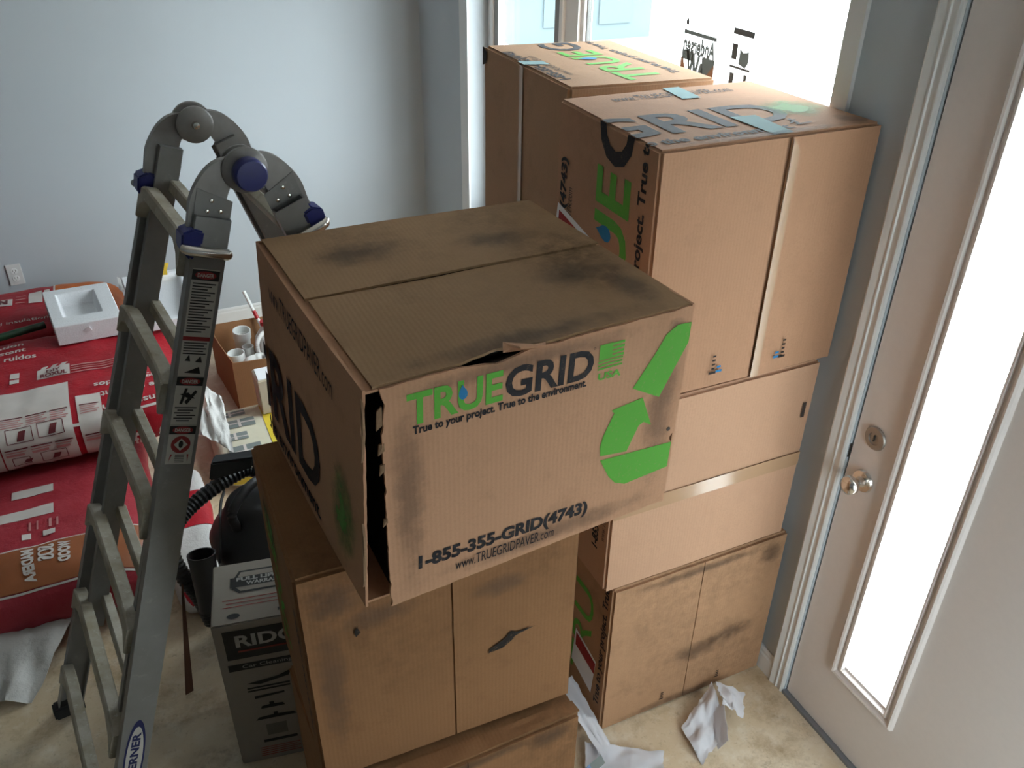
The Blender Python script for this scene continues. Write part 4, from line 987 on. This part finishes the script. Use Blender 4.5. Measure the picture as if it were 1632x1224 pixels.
for k in range(2): b3.patch('icon', xb3(-1.985), xb3(-1.955), ac(-2.215-k*.075), ac(-2.245-k*.075), B_pale, b3t)
for k in range(4): b3.patch('fine_print', xb3(-1.94), xb3(-1.89), ac(-2.20-k*.03), ac(-2.208-k*.03), B_pink, b3t, .0035, 3, 1)
tail('plastic_end', [(-2.44, -2.43, .02), (-2.30, -2.50, .015), (-2.13, -2.20, .10), (-2.44, -2.20, .12)], B_white, b3t, 14, 12, .022, 3)
tail('plastic_end', [(-1.60, -1.63, .33), (-1.485, -1.73, .27), (-1.475, -1.46, .38), (-1.585, -1.34, .46)], B_white, b2t, 14, 14, .030, 8)
tail('plastic_end', [(-1.80, -.30, .44), (-1.70, -.30, .40), (-1.70, -.17, .40), (-1.80, -.17, .46)], B_white, b1t, 10, 8, .012, 6)

# white sack with red print on the floor beside the bags
ws = thing('paper_sack', 'limp white sack with red print on the floor behind the ladder', 'sack', (-1.715, -1.93, 0))
wb = Bag((-1.715, -1.93, 0), (0, -1, 0), .84, .19, .13, seed=21, amp=.012); wb.body('sack_body', B_white, ws, 40, 40)
wb.patch('red_print', -.20, .02, .05, wb.per*.45, B_red, ws); wb.patch('red_print', .36, .415, .02, wb.per*.5, B_red, ws)

# bag of powder mix with picture of a window, and a cream carton standing on it
pb = thing('patterned_bag', 'white and yellow printed bag lying on the floor behind the cartons', 'bag', (-1.33, -1.385, 0))
p_ = Bag((-1.33, -1.385, 0), (1, 0, 0), .44, .54, .125, seed=33, amp=.006); p_.body('bag_body', plain('pale_printed_film', srgb(205, 200, 178), .45), pb, 40, 56)
Y_ = plain('yellow_print', srgb(214, 190, 60), .45); Bl = plain('pale_blue_print', srgb(120, 150, 190), .45); Gy = plain('grey_print', srgb(120, 128, 126), .5)
p_.patch('yellow_stripe', -.19, -.05, .06, .16, Y_, pb); p_.patch('yellow_stripe', .03, .08, .10, .60, Y_, pb); p_.patch('blue_stripe', .08, .12, .10, .60, Bl, pb); p_.patch('blue_stripe', -.18, -.05, .155, .175, Bl, pb, .0035)
for (x0, x1, a0, a1) in ((-.16, -.02, .20, .29), (-.17, -.06, .34, .39), (-.15, -.01, .44, .51), (-.18, -.04, .55, .60)):
    p_.patch('picture', x0, x1, a0, a1, Gy, pb, .0035); p_.patch('picture_bar', (x0+x1)/2-.006, (x0+x1)/2+.006, a0, a1, B_pale, pb, .005); p_.patch('picture_bar', x0, x1, (a0+a1)/2-.004, (a0+a1)/2+.004, B_pale, pb, .005)
cb = thing('small_carton', 'small cream carton standing on the patterned bag', 'box', (-1.245, -1.20, .12))
m = MB(); m.hexa([(-1.295, -1.275, .128), (-1.19, -1.265, .128), (-1.20, -1.15, .128), (-1.30, -1.16, .128)], [(-1.30, -1.285, .315), (-1.195, -1.275, .315), (-1.205, -1.15, .315), (-1.305, -1.16, .315)])
m.build('body', plain('cream_board', srgb(196, 184, 164), .8), cb, bevel=.004); MB().box(-1.293, -1.21, -1.272, -1.165, .3155, .319).build('lid_flap', M_white, cb)

# ------------------------------------------------------------------ open carton of pipe fittings
oc = thing('open_carton', 'small open brown carton full of white pipe fittings by the back wall', 'box', (-1.20, -.78, 0))
OM = cardboard('kraft_small', srgb(160, 118, 84), .15)
q = [Vector((-1.372, -1.010, 0)), Vector((-1.00, -1.04, 0)), Vector((-1.03, -.58, 0)), Vector((-1.419, -.563, 0))]; hh = .285
for i, nm in enumerate(('wall', 'wall', 'wall', 'wall')):
    A, B = q[i], q[(i+1) % 4]; fc = Face(A, B, B+Zv*hh, A+Zv*hh); panel(nm, fc, 0, fc.w, 0, fc.h, .004, OM, oc, 8, 8, None, 0, lambda a, b: .004*math.sin(a*9)*b/.28)
fc = Face(q[3], q[2], q[1], q[0]); m = MB(); m.hexa([p+Zv*.001 for p in q], [p+Zv*.006 for p in q]); m.build('base', OM, oc)
M_pvc = plain('white_pvc', (.72, .73, .71, 1), .35, var=.03)
def pipe(label, base, top, r, wall=.004, rim=True):
    base, top = Vector(base), Vector(top); L = (top-base).length; ax = (top-base).normalized()
    pr = [(r, 0), (r, L-.05), (r*1.12, L-.045), (r*1.12, L), (r*1.12-wall, L), (r*1.12-wall, L-.04), (r-wall, L-.045), (r-wall, 0)]
    m = MB(); m.lathe(pr, base, ax, 28, True); o = smooth_by_angle(m.build('pipe_fitting', M_pvc, None, loc=base), 40)
    return tag(o, label, 'pipe fitting', 'white pipe fittings in the small carton')
pipe('wide white pipe fitting leaning at the back of the small carton', (-1.28, -.655, .012), (-1.27, -.685, .285), .040)
pipe('white pipe fitting with the open mouth nearest the left front of the carton', (-1.325, -.845, .008), (-1.332, -.845, .25), .038)
pipe('white pipe fitting with a dark open mouth beside the jug', (-1.262, -.775, .008), (-1.262, -.775, .235), .026)
m = MB(); m.tube(curve_pts([(-1.325, -.945, .012), (-1.315, -.945, .12), (-1.305, -.945, .20), (-1.285, -.94, .235), (-1.25, -.935, .24), (-1.225, -.935, .238)], 5), [.026]*21+[.030]*5, 16)
el = smooth_by_angle(m.build('pipe_elbow', M_pvc, None, loc=(-1.325, -.945, .01)), 50); tag(el, 'white pipe elbow bent over at the front of the small carton', 'pipe fitting', 'white pipe fittings in the small carton')
jg = thing('plastic_jug', 'white plastic jug standing in the small carton', 'jug', (-1.165, -.80, .008))
m = MB(); pr = [(0, 0), (.060, 0), (.066, .01), (.067, .12), (.065, .22), (.056, .28), (.034, .315), (.02, .33), (.02, .345), (0, .345)]; m.lathe(pr, (-1.165, -.80, .008), (0, 0, 1), 24); smooth_by_angle(m.build('jug_body', B_white, jg), 50)
m = MB(); m.tube(curve_pts([(-1.205, -.845, .21), (-1.225, -.87, .235), (-1.225, -.87, .29), (-1.20, -.84, .315), (-1.175, -.815, .32)], 6), .011, 10); smooth_by_angle(m.build('jug_handle', B_white, jg))
m = MB(); m.lathe([(0, 0), (.024, 0), (.024, .02), (0, .02)], (-1.165, -.80, .353), (0, 0, 1), 18); m.build('cap', plain('red_cap', srgb(170, 30, 36), .4), jg)
rd = thing('caulk_tube', 'thin white rod with a red tip band leaning out of the small carton', 'rod', (-1.06, -.68, .01))
m = MB(); m.tube([(-1.09, -.70, .012), (-1.178, -.585, .315), (-1.212, -.54, .432)], .009, 12); smooth_by_angle(m.build('rod', M_pvc, rd))
m = MB(); m.tube([(-1.171, -.594, .29), (-1.183, -.578, .332)], .0105, 12); m.build('band', bpy.data.materials['red_cap'], rd)

# ------------------------------------------------------------------ tool carton and vacuum under the ladder
rb = thing('tool_carton', 'grey printed tool carton with black panel reading RIDGID, under the ladder', 'box', (-1.53, -2.91, 0))
ex = Vector((.985, -.174, 0)); ey = Vector((.174, .985, 0)); fl0 = Vector((-1.712, -3.000, .001)); wR, dR, hR = .355, .245, .60
c0 = [fl0, fl0+ex*wR, fl0+ex*wR+ey*dR, fl0+ey*dR]
RM = plain('grey_printed_board', srgb(150, 142, 132), .6, var=.06)
m = MB(); m.hexa(c0, [p+Zv*hR for p in c0]); smooth_by_angle(m.build('carton_body', RM, rb, bevel=.004), 35)
fr = Face(c0[0], c0[1], c0[1]+Zv*hR, c0[0]+Zv*hR); tp = Face(c0[0]+Zv*hR, c0[1]+Zv*hR, c0[2]+Zv*hR, c0[3]+Zv*hR)
RK = plain('carton_black_print', srgb(26, 25, 26), .5); RS = plain('carton_silver_print', srgb(170, 168, 165), .5); RR = plain('carton_red_print', srgb(140, 40, 30), .5); RO = plain('carton_orange_print', srgb(190, 84, 40), .5)
poly(fr, 'brand_panel', rectp(.025, .35, .462, .575), RK, rb); text(fr, 'RIDGID', (.055, .510), (.295, .510), .042, RS, rb, name='brand_text', bold=.03, off=.002)
poly(fr, 'brand_line', rectp(.058, .295, .489, .495), RR, rb, .002)
poly(fr, 'title_band', rectp(.022, .35, .415, .442), RK, rb); text(fr, 'Car Cleaning Attachments', (.06, .423), (.34, .423), .013, RS, rb, off=.002)
multi(fr, 'printed_tool', [[(.06, .355), (.15, .368), (.19, .385), (.18, .362), (.10, .345)]], RK, rb); multi(fr, 'printed_tool', [rectp(.06, .18, .318, .325)], RK, rb); multi(fr, 'printed_tool', [rectp(.06, .18, .330, .337)], RK, rb)
poly(fr, 'printed_tool', [(.075, .285), (.16, .292), (.16, .300), (.075, .297)], RK, rb); poly(fr, 'printed_tool', [(.085, .238), (.155, .238), (.15, .25), (.125, .252), (.125, .262), (.112, .262), (.112, .252), (.09, .25)], RK, rb)
poly(fr, 'printed_tool', [(.065, .19), (.185, .19), (.175, .202), (.13, .205), (.13, .215), (.118, .215), (.118, .205), (.075, .202)], RK, rb)
poly(fr, 'printed_tool', rectp(.09, .15, .115, .165), plain('carton_grey_print', srgb(110, 104, 98), .6), rb); poly(fr, 'printed_tool', rectp(.075, .175, .085, .097), RK, rb)
poly(fr, 'printed_disc', ell(.235, .30, .045, .045), RK, rb); poly(fr, 'printed_disc', ell(.245, .268, .04, .045), RO, rb, .0018); poly(fr, 'printed_disc', ell(.235, .08, .04, .04), RK, rb)
for k in range(5): poly(fr, 'fine_print', rectp(.06, .18-.01*(k % 2), .06-k*.009, .063-k*.009), RR, rb)
poly(tp, 'badge', [(.055, .135), (.075, .115), (.235, .115), (.255, .135), (.255, .165), (.235, .205), (.075, .205), (.055, .165)], RK, rb)
poly(tp, 'badge', [(.063, .142), (.08, .122), (.23, .122), (.247, .142), (.247, .162), (.23, .198), (.08, .198), (.063, .162)], RM, rb, .0018)
poly(tp, 'badge_band', rectp(.05, .26, .138, .178), RK, rb, .0024)
text(tp, 'FULL LIFETIME', (.068, .162), (.242, .162), .013, RS, rb, off=.003, bold=.04); text(tp, 'WARRANTY', (.095, .143), (.215, .143), .013, RS, rb, off=.003, bold=.04)
for k in range(3): poly(tp, 'fine_print', rectp(.03+.01*(k % 2), .30, .090-k*.014, .093-k*.014), RR, rb)
poly(tp, 'printed_tool', [(.18, .022), (.25, .035), (.25, .045), (.18, .034)], RK, rb); poly(tp, 'printed_tool', ell(.06, .028, .018, .010, 14), RK, rb)
vc = thing('shop_vacuum', 'black shop vacuum with ribbed hose behind the grey tool carton', 'vacuum', (-1.48, -2.44, 0))
V_b = plain('black_vacuum_plastic', (.022, .022, .024, 1), .45); V_g = plain('dark_grey_plastic', (.05, .05, .055, 1), .5)
m = MB(); m.lathe([(0, .04), (.15, .04), (.16, .06), (.17, .36), (.176, .38), (.176, .40), (0, .40)], (-1.48, -2.44, 0), (0, 0, 1), 36); smooth_by_angle(m.build('drum', V_g, vc), 40)
m = MB(); m.lathe([(.178, .0), (.180, .03), (.165, .06), (.13, .10), (.11, .15), (.08, .175), (0, .18)], (-1.48, -2.44, .40), (0, 0, 1), 36); smooth_by_angle(m.build('motor_head', V_b, vc), 40)
m = MB(); m.tube(curve_pts([(-1.57, -2.52, .52), (-1.575, -2.53, .60), (-1.50, -2.46, .635), (-1.42, -2.39, .60), (-1.415, -2.385, .52)], 6), .016, 10); smooth_by_angle(m.build('carry_handle', V_b, vc))
hs = curve_pts([(-1.42, -2.30, .48), (-1.47, -2.26, .55), (-1.57, -2.29, .55), (-1.68, -2.345, .53), (-1.75, -2.40, .50), (-1.78, -2.45, .44), (-1.76, -2.50, .36), (-1.73, -2.52, .28), (-1.71, -2.50, .14)], 14)
m = MB(); m.tube(hs, .027, 14, True); m.build('hose', V_b, vc)
m = MB(); m.lathe([(.034, 0), (.042, .16), (.045, .20), (.040, .20), (.036, .15), (.030, 0)], (-1.705, -2.60, .29), (.06, .25, .97), 24, True); smooth_by_angle(m.build('nozzle', V_b, vc))
m = MB(); m.prism([(0, 0), (.16, .05), (.17, .09), (.02, .07)], (.92, -.38, 0), (0, .2, .98), (-1.62, -2.30, .57), (.02, .05, .0)); m.build('wand_plate', V_b, vc, bevel=.006)
for k in range(4):
    a = k*PI/2+.6; m = MB(); m.lathe([(0, -.02), (.022, -.02), (.024, 0), (.022, .02), (0, .02)], (-1.48+.15*math.cos(a), -2.44+.15*math.sin(a), .024), (math.sin(a), -math.cos(a), 0), 16); m.build('caster', V_b, vc)
m = MB(); m.tube(curve_pts([(-1.58, -2.36, .56), (-1.60, -2.42, .56), (-1.62, -2.50, .53), (-1.645, -2.58, .45)], 6), .005, 8); smooth_by_angle(m.build('power_cord', V_b, vc))
st2 = tag(MB().prism([(0, 0), (.028, 0), (.036, .38), (.03, .385)], Vector((.9, .3, 0)).normalized(), (.10, .30, .95), (-1.84, -2.66, .001), (0, .006, 0)).build('wood_lath', plain('reddish_lath', srgb(96, 64, 48), .8), None), 'thin reddish wood lath leaning beside the grey tool carton', 'lath')

# ------------------------------------------------------------------ papers on the floor
M_sheet = see_through('thin_white_paper', (.80, .80, .84, 1), .25)
def sheet(label, pts, seed, amp, extra=None, nu=22, nv=22):
    t = thing('crumpled_paper', label, 'paper', (pts[0][0], pts[0][1], 0), 'papers on the floor')
    o = tail('paper_sheet', pts, M_sheet, t, nu, nv, amp, seed, .0008, .12); return t
p1 = sheet('large white paper on the floor between the two front stacks', [(-.84, -3.62, .004), (-.56, -3.58, .006), (-.505, -3.50, .008), (-.72, -3.375, .02)], 12, .020)
tail('folded_corner', [(-.70, -3.46, .03), (-.655, -3.42, .035), (-.665, -3.18, .09), (-.74, -3.20, .10)], M_sheet, p1, 10, 14, .012, 5, .0008, .12)
sg = Face((-.78, -3.50, .040), (-.70, -3.47, .030), (-.70, -3.445, .036), (-.78, -3.475, .046))
panel('blue_print', sg, 0, .03, 0, .028, .0006, Bl, p1, 2, 2); panel('grey_band', sg, .03, .085, 0, .028, .0006, Gy, p1, 2, 2)
p2 = sheet('crumpled white paper on the floor in front of the bottom carton', [(-.41, -3.455, .02), (-.42, -3.585, .004), (-.285, -3.53, .03), (-.24, -3.375, .065)], 31, .024)
tail('folded_flap', [(-.275, -3.475, .085), (-.225, -3.525, .05), (-.165, -3.45, .055), (-.235, -3.385, .075)], M_sheet, p2, 12, 12, .014, 17, .0008, .12)
tail('folded_flap', [(-.345, -3.565, .012), (-.32, -3.575, .055), (-.265, -3.475, .085), (-.30, -3.46, .03)], M_sheet, p2, 8, 10, .006, 23, .0008, .12)
